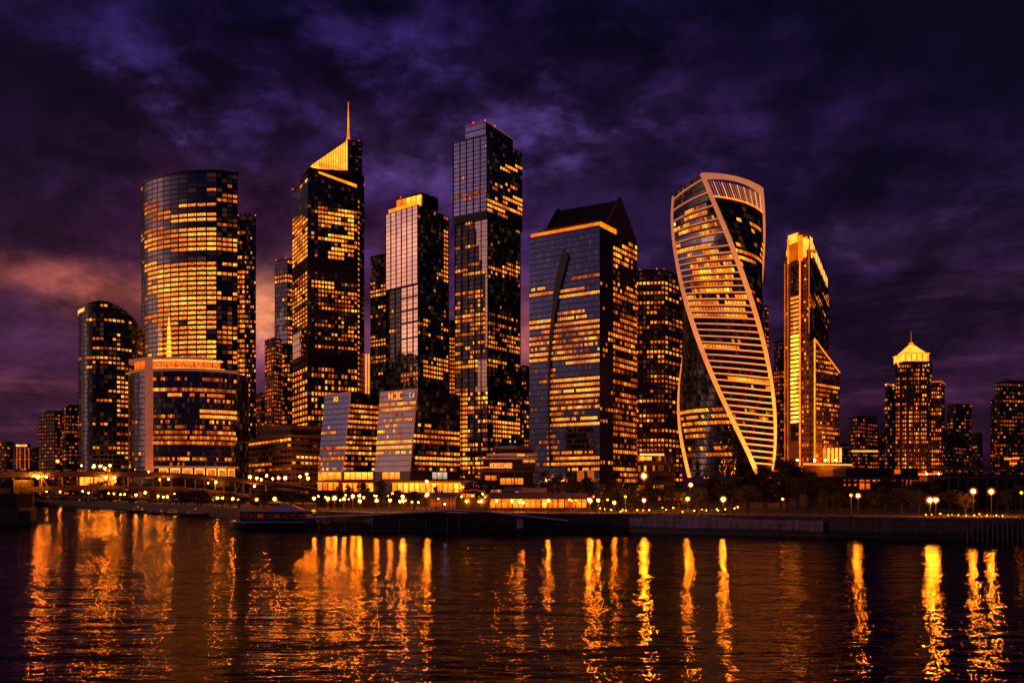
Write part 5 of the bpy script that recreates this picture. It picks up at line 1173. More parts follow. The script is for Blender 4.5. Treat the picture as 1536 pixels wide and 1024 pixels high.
# ================================================================== BRIDGE
tb = thing('arch_bridge', 'steel deck bridge with a shallow arched lower girder crossing towards the towers', 'bridge', (X(190, 320), 320, 0))
def by(px): return 285 + (px + 40) / 530 * 150       # depth along the bridge
def interp(tab, px):
    for (a, ya), (b, yb) in zip(tab, tab[1:]):
        if px <= b: return ya + (yb - ya) * (px - a) / (b - a)
    return tab[-1][1]
deck = [(-60, 707.5), (130, 706.5), (250, 708), (330, 714), (400, 722), (450, 729), (500, 736)]
low = [(-60, 736), (5, 732), (60, 729.5), (130, 727), (250, 729.5), (310, 734.5), (372, 742), (380, 743)]
xs = [-60 + 14 * i for i in range(41)]
def seg(tab, xs, h0, h1, w0, w1, m, nm, x1=1e9):
    mb = MB()
    for a, b in zip(xs, xs[1:]):
        if b > x1: break
        Ya, Yb = by(a), by(b); p = P(a, interp(tab, a), Ya); q = P(b, interp(tab, b), Yb); c0, c1 = Vector((.3, w0, 0)), Vector((.3, w1, 0))
        d0, d1 = Vector((0, 0, -h1)), Vector((0, 0, -h0))
        mb.hexa([p + c0 + d0, q + c0 + d0, q + c1 + d0, p + c1 + d0], [p + c0 + d1, q + c0 + d1, q + c1 + d1, p + c1 + d1])
    return mb.build(nm, m, tb)
seg(deck, xs, 0.9, 2.0, 0, 13, 'steel', 'deck'); seg(deck, xs, 0, .9, -.25, .15, 'steel', 'parapet'); seg(deck, xs, 0.85, .89, .4, 12.5, 'asphalt', 'roadway'); seg(deck, xs, 0, .9, 12.6, 13, 'steel', 'parapet')
seg(low, [x for x in xs if x < 385], 0, 1.5, .2, 1.2, 'steel', 'arch_girder'); seg(low, [x for x in xs if x < 385], 0, 1.5, 11.8, 12.8, 'steel', 'arch_girder')
for px in (17, 31, 61, 92, 117, 140, 165, 191, 211, 240, 277, 292, 322, 352):
    Ya = by(px)
    for off in (.7, 12.3):
        p = P(px, interp(deck, px), Ya); q = P(px, interp(low, px), Ya); MB().box(((p.x), Ya + off, (p.z - 2 + q.z) / 2), (.35, .35, p.z - 2 - q.z)).build('strut', 'steel', tb)
for px, sgn in ((60, 1), (150, 1), (225, 1), (300, 1), (360, -1)):
    Ya = by(px); p = P(px, interp(deck, px), Ya) + Vector((0, .7, -2)); q = P(px + 12 * sgn, interp(low, px + 12), Ya) + Vector((0, .7, -.5)); MB().tube(p, q, .16, n=5).build('diagonal_brace', 'steel', tb)
for a_, b_ in ((372, 386), (386, 400), (400, 414), (414, 428), (428, 442), (442, 456), (456, 470), (470, 484)):
    p, q = P(a_, interp(deck, a_) , by(a_)) + Vector((0, -.3, 0)), P(b_, interp(deck, b_), by(b_)) + Vector((0, -.3, 0)); MB().tube(p, q, .13, n=4).build('ramp_glow_strip', 'gold_dim', tb)  # glowing strip painted in for the lamplit edge of the ramp
p = P(376, 742, by(376)); MB().box((p.x + 1.5, p.y + 6.5, p.z / 2), (3.4, 13.5, p.z)).build('pier', 'concrete', tb)
for px in (15,): Y_ = by(px); MB().box((X(px, Y_), Y_ + 6.5, 8), (2.4, 13, 13)).build('pier', 'wet', tb)
mb = MB()
seg([(385, 740), (440, 741), (500, 742)], [386 + 14 * i for i in range(8)], 0, .7, .3, 1.2, 'steel', 'approach_girder')
for px in (398, 420, 445, 470): Ya = by(px); p = P(px, interp(deck, px), Ya); MB().box((p.x, Ya + .7, p.z - 3.2), (.4, .4, 3)).build('strut', 'steel', tb)

# ================================================================== LAMPS
def halo_mat():  # soft see-through glow that imitates lens bloom
    m, nt, out = mat('bloom_halo')
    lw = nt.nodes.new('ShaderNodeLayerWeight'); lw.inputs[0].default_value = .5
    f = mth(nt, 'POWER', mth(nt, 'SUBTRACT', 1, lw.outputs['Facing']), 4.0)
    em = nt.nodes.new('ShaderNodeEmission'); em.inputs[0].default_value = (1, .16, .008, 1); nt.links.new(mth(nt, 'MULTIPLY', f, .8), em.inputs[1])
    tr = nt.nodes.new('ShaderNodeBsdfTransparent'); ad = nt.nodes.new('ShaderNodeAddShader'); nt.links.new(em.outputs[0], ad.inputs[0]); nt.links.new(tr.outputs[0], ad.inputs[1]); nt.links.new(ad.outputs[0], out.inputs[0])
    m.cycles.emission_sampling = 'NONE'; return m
M['halo'] = halo_mat()
def lamp(name, label, px, py, Y, r=.36, m='bulb', base=None, arm=0, group=None, cat='street lamp'):
    b = P(px, py, Y); zb = 4.2 if base is None else base
    t = thing(name, label, cat, (b.x + arm, b.y, zb), group)
    if zb < b.z:
        MB().tube((b.x + arm, b.y, zb), (b.x + arm, b.y, b.z + .5), .11, .07, 6).build('pole', 'pole', t)
        if arm: MB().tube((b.x + arm, b.y, b.z + .5), (b.x, b.y, b.z + .42), .06, n=5).build('arm', 'pole', t)
    else:
        MB().tube((b.x + arm, b.y + .8, zb), (b.x, b.y, b.z + .4), .07, n=5).build('bracket', 'pole', t)
    MB().box((b.x, b.y, b.z + r + .12), (.7, .45, .16)).build('hood', 'pole', t)
    MB().ball(b, r, 8).build('bulb', m, t, smooth=True)
    if m != 'bulb_white': MB().ball(b, r * 2.6, 16).build('bloom_halo', 'halo', t, smooth=True)  # translucent shell added as bloom around the bulb
    return t
# bridge bracket lamps
for k, (px, py, r, m) in enumerate(((57, 715, .5, 'bulb'), (69.5, 714.8, .3, 'bulb'), (159.5, 715.8, .33, 'bulb'), (172, 716, .33, 'bulb'), (239.5, 719, .28, 'bulb_small'), (253, 718.3, .33, 'bulb'), (312, 724, .28, 'bulb_small'), (324, 723, .36, 'bulb'), (381.5, 729, .38, 'bulb'))):
    lab = ('brightest lamp hung under the bridge deck, above the pale abutment', 'smaller lamp hung beside the brightest lamp under the bridge deck', 'first of two equal lamps hung under the deck, below the short curved tower', 'second of two equal lamps hung under the deck, below the short curved tower',
           'dim lamp of the pair hung under the deck, below the podium column', 'bright lamp of the pair hung under the deck, below the podium column', 'dim lamp of the pair hung under the deck, below the last podium bays', 'bright lamp of the pair hung under the deck, below the last podium bays', 'single lamp hung above the concrete bridge pier')[k]
    Y = by(px) - 1.2; lamp('bridge_lamp', lab, px, py, Y, r, m, base=P(px, interp(deck, px) + 4, Y).z + 2, group='lamps hung under the bridge deck', cat='bridge lamp')
lamp('street_lamp', 'tall lamp on the bridge deck in front of the distant brownish block', 86.5, 691.5, by(80) + 2, .4, 'bulb_small', base=P(80, 707, by(80)).z - .9, arm=-.9)
# lamps of the far quay seen under the arch
far_l = [(70, 736.5), (90, 736.8), (124, 736.5), (133, 739), (163, 739.5), (171, 740), (181, 741.5), (187, 741), (204, 742), (218, 738.5), (237, 744), (245, 745), (251, 744.5), (262, 741), (326, 747), (334, 746.5), (349, 747.7), (357, 750), (385, 749)]
lab2 = ['at the bank end past the abutment', 'second from the abutment', 'standing alone before the short curved tower', 'low one before the short curved tower', 'first of the close four', 'second of the close four', 'third of the close four', 'last of the close four',
        'brighter one by the podium edge', 'high one by the podium edge', 'first of three below the podium column', 'second of three below the podium column', 'third of three below the podium column', 'smaller one past the podium column trio', 'first of the pair before the bridge pier', 'second of the pair before the bridge pier', 'bright one close to the bridge pier', 'low dim one under the pier', 'just past the bridge pier']
for (px, py), l in zip(far_l, lab2):
    Y = wl(px) + 9; lamp('quay_lamp', 'far quay lamp seen under the bridge, ' + l, px, py, Y, .28 + .14 * hsh(px), 'bulb_small' if hsh(px, 2) < .35 else 'bulb', group='lamps on the far quay under the bridge', cat='quay lamp')
near_l = [(412, 748), (471, 747), (492, 748), (502, 746.5), (516, 748), (529, 744), (539, 743.5), (539.5, 751), (565, 750), (585, 750), (604, 744.5), (604, 751), (641, 741), (718, 752), (822.5, 750.5), (854, 749), (885, 750.5), (897.5, 750), (921.5, 753.5), (938, 744.5), (966, 750), (1031.5, 748), (1085, 748.5), (1174, 748), (1276.5, 742.5), (1287, 743), (1395, 750), (1404, 749.5), (1532, 738.5)]
lab3 = ['behind the moored ferry, alone', 'at the ferry stern', 'first of the cluster after the ferry', 'second of the cluster after the ferry', 'third of the cluster after the ferry', 'below the pair of tall bulbs', 'upper bulb of the stacked pair', 'lower bulb of the stacked pair', 'by the dark round tree', 'just past the dark round tree',
        'upper one near the pavilion roof end', 'lower one near the pavilion roof end', 'highest one beside the long restaurant', 'inside the arched porch', 'in front of the pavilion glass, the brightest there', 'small one before the pavilion end', 'first of the twin lamps past the pavilion', 'second of the twin lamps past the pavilion', 'low one just past the twin lamps', 'high amber one between the low lamp and the tall flood lamp',
        'directly under the tall flood lamp', 'under the foot of the twisted tower, very bright', 'alone below the golden bars of the twisted tower', 'tiny one deep among the trees', 'small one beside the museum-side lamp', 'below the orange windows of the columned hall', 'first of the twin lamps below the pyramid tower', 'second of the twin lamps below the pyramid tower', 'tiny one at the far end of the quay']
tiny = {13, 15, 23, 24, 28, 19}; bigs = {14, 20, 21, 22, 25, 26, 27, 16, 17}
for i, ((px, py), l) in enumerate(zip(near_l, lab3)):
    Y = (wl(px) if px > 460 else 250) + (22 if px < 900 else 14)
    lamp('quay_lamp', 'quayside lamp ' + l, px, py, Y, .2 if i in tiny else .30 + .16 * hsh(i, 77), 'bulb_small' if i in tiny else ('bulb_big' if i in bigs else 'bulb'), group='lamps along the near quay', cat='quay lamp')
for px, py, Y, l in ((966, 713.5, 262, 'very bright tall flood lamp above the trees by the reddish stone tower'), (1460, 736.5, 215, 'first of the two tall riverside lamps before the long unlit hall'), (1487, 737, 215, 'second of the two tall riverside lamps before the long unlit hall'), (1036, 727, 290, 'lamp glowing at the foot of the pale ribbon of the twisted tower'), (640, 722, 330, 'flaring lamp on the roof edge of the long restaurant')):
    lamp('flood_lamp', l, px, py, Y, .62 if px == 966 else .45, 'bulb_big', cat='flood lamp')
o = lamp('quay_lamp', 'small bluish white lamp at the jetty bend', 667, 755.5, 225, .2, 'bulb_white', cat='quay lamp')
# street lamps in front of the tan office
for i, (px, py) in enumerate(((375, 715), (385, 717), (392, 719), (400, 713), (409, 717.5), (418, 716.5), (428, 716.5), (450, 714.5), (460, 711), (462, 717), (140, 700), (150, 699), (157, 702), (165, 698), (231, 712))):
    Y = 470 if px > 300 else 560; 
    l = ['at the podium corner', 'second from the podium corner', 'third from the podium corner', 'high one before the middle of the front', 'before the middle of the front', 'after the middle of the front', 'near the building corner', 'first past the building corner', 'upper of the close pair past the corner', 'lower of the close pair past the corner', 'first at the door of the short curved tower', 'second at the door of the short curved tower', 'third at the door of the short curved tower', 'fourth at the door of the short curved tower', 'at the foot of the pale podium column'][i]
    lamp('street_lamp', ('glaring street lamp before the tan stone office, ' if i < 10 else 'glaring street lamp, ') + l, px, py, Y, .45 + .28 * hsh(px, 8), 'bulb', base=4.2, group='street lamps at the foot of the towers')
for i in range(44):
    px = 476 + 10.2 * i + 8 * (hsh(i, 31) - .5); py = 739 + 15 * hsh(i, 32); Y = wl(px) + 30 + 70 * (1 - (py - 739) / 15)
    lamp('promenade_lamp', 'small amber promenade lamp among the trees behind the quay', px, py, Y, .15 + .15 * hsh(i, 33), 'bulb_small' if i % 3 else 'bulb', group='small promenade lamps behind the quay', cat='promenade lamp')
# low lights on the quay among the trees
for i in range(26):
    px = 892 + 8.6 * i + 9 * (hsh(i, 9) - .5); Y = wl(px) + 6 + 34 * hsh(i, 3) ** 2; q = P(px, 759.5, Y); h = .75 + 1.0 * hsh(i, 8) ** 2
    if hsh(i, 5) < .2: continue
    t = thing('bollard_light', 'low amber bollard light on the quay under the riverside trees', 'bollard light', (q.x, q.y, 4.2), 'bollard lights under the riverside trees')
    MB().tube((q.x, q.y, 4.2), (q.x, q.y, 4.2 + h), .09, n=6).build('post', 'pole', t); MB().ball((q.x, q.y, 4.3 + h), .07 + .09 * hsh(i, 2), 6).build('bulb', 'bulb_small', t)
for i in range(12):
    px = 1385 + 11 * i + 8 * (hsh(i, 7) - .5); Y = wl(px) + 7 + 20 * hsh(i, 4) ** 2; q = P(px, 758, Y)
    t = thing('bollard_light', 'low amber bollard light on the lawn edge before the long unlit hall', 'bollard light', (q.x, q.y, 4.2), 'bollard lights before the unlit hall')
    MB().tube((q.x, q.y, 4.2), (q.x, q.y, 4.9), .09, n=6).build('post', 'pole', t); MB().ball((q.x, q.y, 5.0), .06 + .05 * hsh(i, 2), 6).build('bulb', 'bulb_small', t)

# ================================================================== TREES
def crown_mesh(seed, n=2600):
    rr = random.Random(seed); mb = MB(); cl = []
    for i in range(34):
        a = rr.uniform(0, 6.28); rd = rr.uniform(.1, .82) ; zz = rr.uniform(-.95, .85); rd *= math.sqrt(max(.1, 1 - zz * zz * .8)); cl.append((Vector((rd * math.cos(a), rd * math.sin(a), zz)), rr.uniform(.18, .36)))
    for i in range(n):
        c, r = rr.choice(cl); d = Vector((rr.gauss(0, 1), rr.gauss(0, 1), rr.gauss(0, 1))).normalized() * r * rr.uniform(.4, 1.1); p = c + d
        u = Vector((rr.gauss(0, 1), rr.gauss(0, 1), rr.gauss(0, 1))).normalized(); w = u.cross(Vector((rr.random(), rr.random(), rr.random()))).normalized(); s = rr.uniform(.04, .085)
        mb.face([p - u * s, p + w * s * .6, p + u * s, p - w * s * .6])
    return mb
protos = []
for k in range(5):
    root = thing('riverside_tree', 'x', 'tree', (0, 0, 0)); 
    crown = crown_mesh(k + 1).build('crown', 'leaf', root); crown.location = (0, 0, 0)
    mb = MB().tube((0, 0, -2.2), (0, 0, -.5), .09, .05, 7); rr = random.Random(k)
    for i in range(7):
        a = rr.uniform(0, 6.28); z_ = rr.uniform(-1.1, -.3); mb.tube((0, 0, z_), (.55 * math.cos(a), .55 * math.sin(a), z_ + rr.uniform(.4, .9)), .035, .012, 5)
    trunk = mb.build('trunk', 'bark', root); protos.append((root, crown, trunk))
used_p = set()
def tree(px, py, Y, w, label, group):
    k = int(hsh(px, py) * 5) % 5; r, c, tk = protos[k]
    if k in used_p:
        r2 = r.copy(); C.objects.link(r2); c2 = c.copy(); C.objects.link(c2); c2.parent = r2; t2 = tk.copy(); C.objects.link(t2); t2.parent = r2; r = r2
    else: used_p.add(k); r2 = r
    top = Zh(py, Y); g = 4.2; rx = w / 2 / F * Y; hgt = max(3.0, top - g); rz = hgt / 2.95
    # local frame: crown spans z -1..1, trunk foot at -2.2
    r.scale = (rx, rx * .9, hgt / 3.15); r.location = (X(px, Y), Y, g + 2.2 * hgt / 3.15); r.rotation_euler = (0, 0, hsh(px) * 6.28)
    r['label'] = label; r['group'] = group; r['category'] = 'tree'
tr_r = [(905, 727, 250, 38), (925, 722, 262, 44), (948, 729, 240, 40), (975, 724, 250, 46), (1000, 728, 240, 40), (1018, 732, 225, 36), (1045, 731, 232, 42), (1062, 717, 262, 52), (1085, 722, 245, 44), (1100, 712, 275, 50), (1122, 708, 282, 52), (1146, 700, 300, 56), (1172, 690, 320, 62), (1196, 697, 310, 56), (1120, 728, 235, 50), (1150, 722, 240, 52), (1180, 718, 240, 56),
        (1212, 716, 262, 50), (1238, 722, 240, 48), (1262, 736, 225, 40), (1305, 737, 222, 42), (1328, 730, 240, 46), (1352, 733, 228, 46), (1378, 736, 222, 40), (1345, 720, 300, 44), (1425, 734, 240, 44), (1448, 741, 222, 32), (1512, 736, 235, 44), (1540, 728, 240, 50), (1390, 722, 290, 48), (1405, 728, 262, 40), (1240, 738, 215, 36)]
lr = ['by the twin quay lamps', 'small-leaved, behind the twin quay lamps', 'low, before the tall flood lamp', 'under the tall flood lamp', 'between the flood lamp and the twisted tower', 'low, at the ribbon foot of the twisted tower', 'before the glass foot of the twisted tower', 'round, before the glass foot of the twisted tower', 'beside the lone lamp below the golden bars', 'hiding the foot of the pale diagonal ribbon',
      'hiding the foot of the golden bars', 'tall, at the twisted tower corner', 'tallest, between the twisted and the stepped tower', 'second tallest, before the stepped tower', 'lower, in the row before the golden bars', 'lower, in the row at the twisted tower corner', 'lower, under the tallest tree', 'beside the pillars of the columned hall', 'partly covering the pillars of the columned hall',
      'short, before the first orange windows', 'short, just past the lamp below the orange windows', 'before the end of the columned hall', 'between the columned hall and the pyramid tower', 'before the lit foot of the pyramid tower', 'behind the roof of the columned hall', 'before the start of the long unlit hall', 'short, next to the first tall riverside lamp', 'past the second tall riverside lamp', 'at the very end of the quay', 'behind the twin lamps below the pyramid tower', 'beside the twin lamps below the pyramid tower', 'shortest, under the columned hall']
for a, l in zip(tr_r, lr): tree(*a, 'dark riverside tree ' + l, 'dark trees along the quay')
tr_m = [(522, 727, 330, 22), (545, 722, 332, 28), (572, 721, 330, 34), (600, 735, 300, 34), (588, 742, 285, 24), (622, 736, 300, 26), (704, 712, 345, 34), (722, 718, 340, 30), (700, 728, 320, 26), (815, 708, 345, 40), (838, 712, 340, 38), (858, 718, 320, 36), (880, 715, 330, 38), (828, 726, 300, 32), (860, 730, 300, 34), (888, 728, 290, 30), (506, 730, 335, 20), (655, 730, 300, 24), (795, 722, 340, 22), (470, 735, 350, 22)]
lm = ['before the first glazed range', 'before the lit hall of the bluish leaning building', 'between the two leaning buildings', 'round, before the restaurant front', 'bushy, low beside the round tree', 'at the start of the long restaurant', 'tall, before the terraced building', 'next to the tall tree at the terraced building', 'short, at the long restaurant end', 'at the corner of the gabled tower', 'under the curved fin of the gabled tower', 'before the orange door screens', 'past the orange door screens', 'low, behind the pavilion roof', 'low, behind the pavilion roof end', 'low, beyond the pavilion roof end', 'slim, by the small kiosk range', 'slim, beside the arched porch', 'slim, at the terraced building end', 'slim, at the foot of the bridge ramp']
for a, l in zip(tr_m, lm): tree(*a, 'city tree ' + l, 'trees before the lit restaurants')
tr_l = [(95, 745, 455, 60), (130, 746, 440, 62), (165, 747, 420, 60), (195, 750, 400, 50), (272, 737, 340, 36), (296, 735, 345, 40), (320, 740, 335, 34), (415, 735, 330, 40), (437, 736, 325, 36), (396, 740, 330, 30), (455, 740, 320, 30), (345, 739, 350, 28)]
ll = ['bushy, first on the dark spit past the abutment', 'bushy, second on the dark spit', 'bushy, third on the dark spit', 'bushy, last on the dark spit', 'under the bridge below the podium bays', 'round, under the bridge below the podium bays', 'under the bridge close to the bright lamp pair', 'behind the ferry roof', 'behind the ferry stern', 'between the bridge pier and the ferry', 'at the ramp end of the bridge', 'beside the bridge pier']
for a, l in zip(tr_l, ll): tree(a[0], a[1], max(wl(a[0]) + 5, a[2] if a[0] > 262 else 0), a[3], 'waterside tree ' + l, 'trees on the bank under the bridge')
for i in range(15):
    px = 62 + 27 * i + 8 * (hsh(i, 21) - .5); tree(px, 748.5 + 3.0 * (i / 15) + 2 * hsh(i, 22), wl(px) + 3, 30 + 10 * hsh(i, 23), 'low dark shrub on the bank edge under the bridge', 'low shrubs along the bank under the bridge')
for i in range(17):
    px = 4 + 22 * i + 6 * (hsh(i, 41) - .5); Y = max(wl(px) + 20, by(px) + 60) if px > 50 else 660; tree(px, 717 + (px / 372) * 10 + 4 * hsh(i, 42), Y, 34 + 8 * hsh(i, 43), 'dark tree in the row standing behind the arched bridge', 'row of dark trees behind the arched bridge')
for k, (r, c, tk) in enumerate(protos):
    if k not in used_p:
        for o in (c, tk, r): bpy.data.objects.remove(o)

# ================================================================== BOATS
def ferry():
    t = thing('river_ferry', 'long low river ferry moored at the jetty with a pale roof and open dark deck', 'ferry', (X(405, 232), 232, 0))
    Y = 232; x0, x1 = X(340, Y), X(472, Y); L = x1 - x0; n = 14
    def hull(za, zb, wa, wb, m, nm):
        mb = MB(); rows = []
        for i in range(n + 1):
            u = i / n; x = x0 + L * u; k = min(1, (u / .22)) ** .6 * (1 - .25 * max(0, u - .9) / .1); rows.append((x, k))
        for (xa, ka), (xb, kb) in zip(rows, rows[1:]):
            c = Y + 2.6
            b = [Vector((xa, c - wa * ka, za)), Vector((xb, c - wa * kb, za)), Vector((xb, c + wa * kb, za)), Vector((xa, c + wa * ka, za))]
            tt = [Vector((xa - .15, c - wb * ka, zb)), Vector((xb - .15, c - wb * kb, zb)), Vector((xb - .15, c + wb * kb, zb)), Vector((xa - .15, c + wb * ka, zb))]; mb.hexa(b, tt)
        mb.build(nm, m, t)
    hull(-.3, 1.7, 2.0, 2.6, 'boat_dark', 'hull'); hull(1.7, 2.1, 2.6, 2.75, 'boat_white', 'rubbing_strake')
    xa, xb = x0 + L * .14, x0 + L * .97
    MB().box(((xa + xb) / 2, Y + 2.6, 3.3), (xb - xa, 3.6, 2.6)).build('cabin', 'boat_dark', t)
    MB().hexa([Vector((xa - .4, Y - .1, 4.7)), Vector((xb, Y - .1, 4.7)), Vector((xb, Y + 5.3, 4.7)), Vector((xa - .4, Y + 5.3, 4.7))], [Vector((xa, Y + .3, 5.2)), Vector((xb - .3, Y + .3, 5.2)), Vector((xb - .3, Y + 4.9, 5.2)), Vector((xa, Y + 4.9, 5.2))]).build('roof', 'boat_white', t)
    MB().hexa([Vector((xa + 8, Y + .9, 5.2)), Vector((xb - 3, Y + .9, 5.2)), Vector((xb - 3, Y + 4.3, 5.2)), Vector((xa + 8, Y + 4.3, 5.2))], [Vector((xa + 9, Y + 1.2, 6.3)), Vector((xb - 6, Y + 1.2, 6.6)), Vector((xb - 6, Y + 4, 6.6)), Vector((xa + 9, Y + 4, 6.3))]).build('wheelhouse', 'boat_white', t)
    for i in range(10):
        x = xa + (xb - xa) * i / 9; MB().tube((x, Y + .25, 2.0), (x, Y + .25, 4.7), .07, n=5).build('roof_post', 'boat_white', t)
    for i in range(9):
        x = xa + (xb - xa) * (i + .5) / 9
        MB().face([Vector((x - .8, Y + .75, 3.0)), Vector((x + .8, Y + .75, 3.0)), Vector((x + .8, Y + .75, 4.1)), Vector((x - .8, Y + .75, 4.1))], [(i * 3, 0), (i * 3 + 1, 0), (i * 3 + 1, 1), (i * 3, 1)], (.02 + .22 * hsh(i, 4) ** 3, .2, 0)).build('cabin_window', 'win_soft', t)
    MB().tube((xa - 2, Y + .2, 3.0), (xb, Y + .2, 3.0), .05, n=4).build('rail', 'boat_white', t)
    MB().tube((x0 + .3, Y + 2.6, 2.0), (x0 + .3, Y + 2.6, 3.2), .06, n=5).build('bow_post', 'boat_white', t)
    MB().tube((xa + 5, Y + 2.6, 5), (xa + 5, Y + 2.6, 7.6), .06, n=5).build('mast', 'boat_white', t)
ferry()
def boat(px, py, ln, label, h=1.0, lit=False):
    Y = H * F / (py - HZ); t = thing('moored_boat', label, 'boat', (X(px, Y), Y, 0), 'small boats moored below the bridge'); x = X(px, Y)
    mb = MB(); n = 8
    for i in range(n):
        u, w = i / n, (i + 1) / n; k0, k1 = math.sin(math.pi * min(1, u * .8 + .0)) ** .5 if u > 0 else .05, math.sin(math.pi * min(1, w * .8)) ** .5
        xa, xb = x - ln / 2 + ln * u, x - ln / 2 + ln * w
        mb.hexa([Vector((xa, Y - k0 * .9, -.2)), Vector((xb, Y - k1 * .9, -.2)), Vector((xb, Y + k1 * .9, -.2)), Vector((xa, Y + k0 * .9, -.2))], [Vector((xa, Y - k0 * 1.3, h)), Vector((xb, Y - k1 * 1.3, h)), Vector((xb, Y + k1 * 1.3, h)), Vector((xa, Y + k0 * 1.3, h))])
    mb.build('hull', 'boat_dark', t)
    MB().hexa([Vector((x - ln * .2, Y - .9, h)), Vector((x + ln * .28, Y - .9, h)), Vector((x + ln * .28, Y + .9, h)), Vector((x - ln * .2, Y + .9, h))], [Vector((x - ln * .1, Y - .75, h + 1.3)), Vector((x + ln * .24, Y - .75, h + 1.3)), Vector((x + ln * .24, Y + .75, h + 1.3)), Vector((x - ln * .1, Y + .75, h + 1.3))]).build('cabin', 'boat_white', t)
    MB().box((x + ln * .07, Y - .88, h + .75), (ln * .26, .1, .45)).build('cabin_window', 'boat_dark', t)
    if lit: MB().ball((x + ln * .1, Y - 1, h + 1.9), .22, 6).build('cabin_lamp', 'tail', t); MB().tube((x + ln * .1, Y - 1, h + 1.2), (x + ln * .1, Y - 1, h + 1.8), .05, n=4).build('lamp_post', 'pole', t)
boat(205, 768.5, 11, 'cabin boat with a red lamp moored past the dark spit', 1.1, True); boat(232, 771, 12, 'low pale-cabin boat between the two red-lamp boats', 1.0); boat(290, 774, 13, 'larger boat with a red lamp near the bridge pier', 1.2, True); boat(258, 771.5, 9, 'small boat close to the larger red-lamp boat', .9)

# ================================================================== CARS ON THE BRIDGE
def car(px, label, col):
    Y = by(px) + 3.0; z = P(px, interp(deck, px), by(px)).z - .85; x = X(px, Y)
    nx, ny = X(px + 5, by(px + 5)) - X(px - 5, by(px - 5)), by(px + 5) - by(px - 5); a = math.atan2(ny, nx)
    t = thing('parked_car', label, 'car', (0, 0, 0), 'cars crossing the bridge')
    prof = [(-2.1, .35), (-2.15, .8), (-1.2, .95), (-.7, 1.42), (.7, 1.45), (1.3, .98), (2.15, .85), (2.2, .35)]
    mb = MB(); w = .85; f = [Vector((p, -w, q)) for p, q in prof]; g = [Vector((p, w, q)) for p, q in prof]
    mb.face(f); mb.face(g[::-1])
    for i in range(len(f)): j = (i + 1) % len(f); mb.face([f[j], f[i], g[i], g[j]])
    m = col; mb.build('body', m, t)
    for sx in (-1.3, 1.3):
        for sy in (-.86, .86): MB().tube((sx, sy - .08, .34), (sx, sy + .08, .34), .34, n=12).build('wheel', 'tyre', t)
    for s in (-1, 1): MB().face([Vector((-1.0, s * .87, .98)), Vector((1.1, s * .87, .98)), Vector((.65, s * .87, 1.36)), Vector((-.62, s * .87, 1.36))]).build('side_window', 'black_stone', t)
    for s in (-.6, .6): MB().box((2.2, s, .7), (.08, .3, .15)).build('headlight', 'headlamp', t); MB().box((-2.16, s, .72), (.08, .3, .15)).build('tail_light', 'tail', t)
    t.location = (x, Y, z); t.rotation_euler = (0, 0, a)
M['car_dark'] = plain('car_paint_dark', (.03, .03, .04), .3, .3); M['car_silver'] = plain('car_paint_silver', (.2, .2, .22), .3, .6)
car(108, 'dark car on the bridge just past the tall deck lamp', 'car_dark'); car(206, 'dark car on the bridge at the pale podium column', 'car_dark'); car(216, 'silver car on the bridge right after the dark car at the podium column', 'car_silver'); car(300, 'silver car on the bridge before the lit podium bays', 'car_silver'); car(345, 'dark car on the bridge near the ramp to the tan office', 'car_dark')

# ================================================================== SKY
w = bpy.data.worlds.new('World'); sc.world = w; w.use_nodes = True; nt = w.node_tree; nt.nodes.clear()
out = nt.nodes.new('ShaderNodeOutputWorld'); tc = nt.nodes.new('ShaderNodeTexCoord'); D = tc.outputs['Generated']
s = nt.nodes.new('ShaderNodeSeparateXYZ'); nt.links.new(D, s.inputs[0]); dx, dy, dz = s.outputs
az = mth(nt, 'MULTIPLY', mth(nt, 'ARCTAN2', dx, dy), 57.2958)     # degrees, 0 straight ahead, negative to the left
el = mth(nt, 'MULTIPLY', mth(nt, 'ARCSINE', dz), 57.2958)
def A_(px): return math.degrees(math.atan((px - CX) / F))
def E_(px, py): return math.degrees(math.atan((HZ - py) / math.hypot(F, px - CX)))
def gauss(a, e, sa, se, warp=None):
    x = mth(nt, 'DIVIDE', mth(nt, 'SUBTRACT', az if warp is None else warp[0], a), sa); y = mth(nt, 'DIVIDE', mth(nt, 'SUBTRACT', el if warp is None else warp[1], e), se)
    return mth(nt, 'EXPONENT', mth(nt, 'MULTIPLY', mth(nt, 'ADD', mth(nt, 'MULTIPLY', x, x), mth(nt, 'MULTIPLY', y, y)), -1))
def comb(x, y, z=0):
    n = nt.nodes.new('ShaderNodeCombineXYZ')
    for i, v in enumerate((x, y, z)):
        if isinstance(v, (int, float)): n.inputs[i].default_value = v
        else: nt.links.new(v, n.inputs[i])
    return n.outputs[0]
cp = comb(mth(nt, 'MULTIPLY', az, .034), mth(nt, 'MULTIPLY', el, .060), mth(nt, 'MULTIPLY', mth(nt, 'COSINE', mth(nt, 'MULTIPLY', az, .01745)), .6))
wn = nt.nodes.new('ShaderNodeTexNoise'); nt.links.new(vmth(nt, 'ADD', cp, (3.1, 1.7, 0)), wn.inputs['Vector']); wn.inputs['Scale'].default_value = 3.0; wn.inputs['Detail'].default_value = 8; wn.inputs['Roughness'].default_value = .6
wv = vmth(nt, 'SCALE', vmth(nt, 'SUBTRACT', wn.outputs['Color'], (.5, .5, .5)), 16.0)
ws = nt.nodes.new('ShaderNodeSeparateXYZ'); nt.links.new(wv, ws.inputs[0])
waz, wel = mth(nt, 'ADD', az, ws.outputs[0]), mth(nt, 'ADD', el, mth(nt, 'MULTIPLY', ws.outputs[1], .26))
big = noise(nt, vmth(nt, 'ADD', cp, (7.3, 2.2, 0)), 2.6, 10, .58, .25); fine = noise(nt, cp, 9.0, 9, .62, .2)
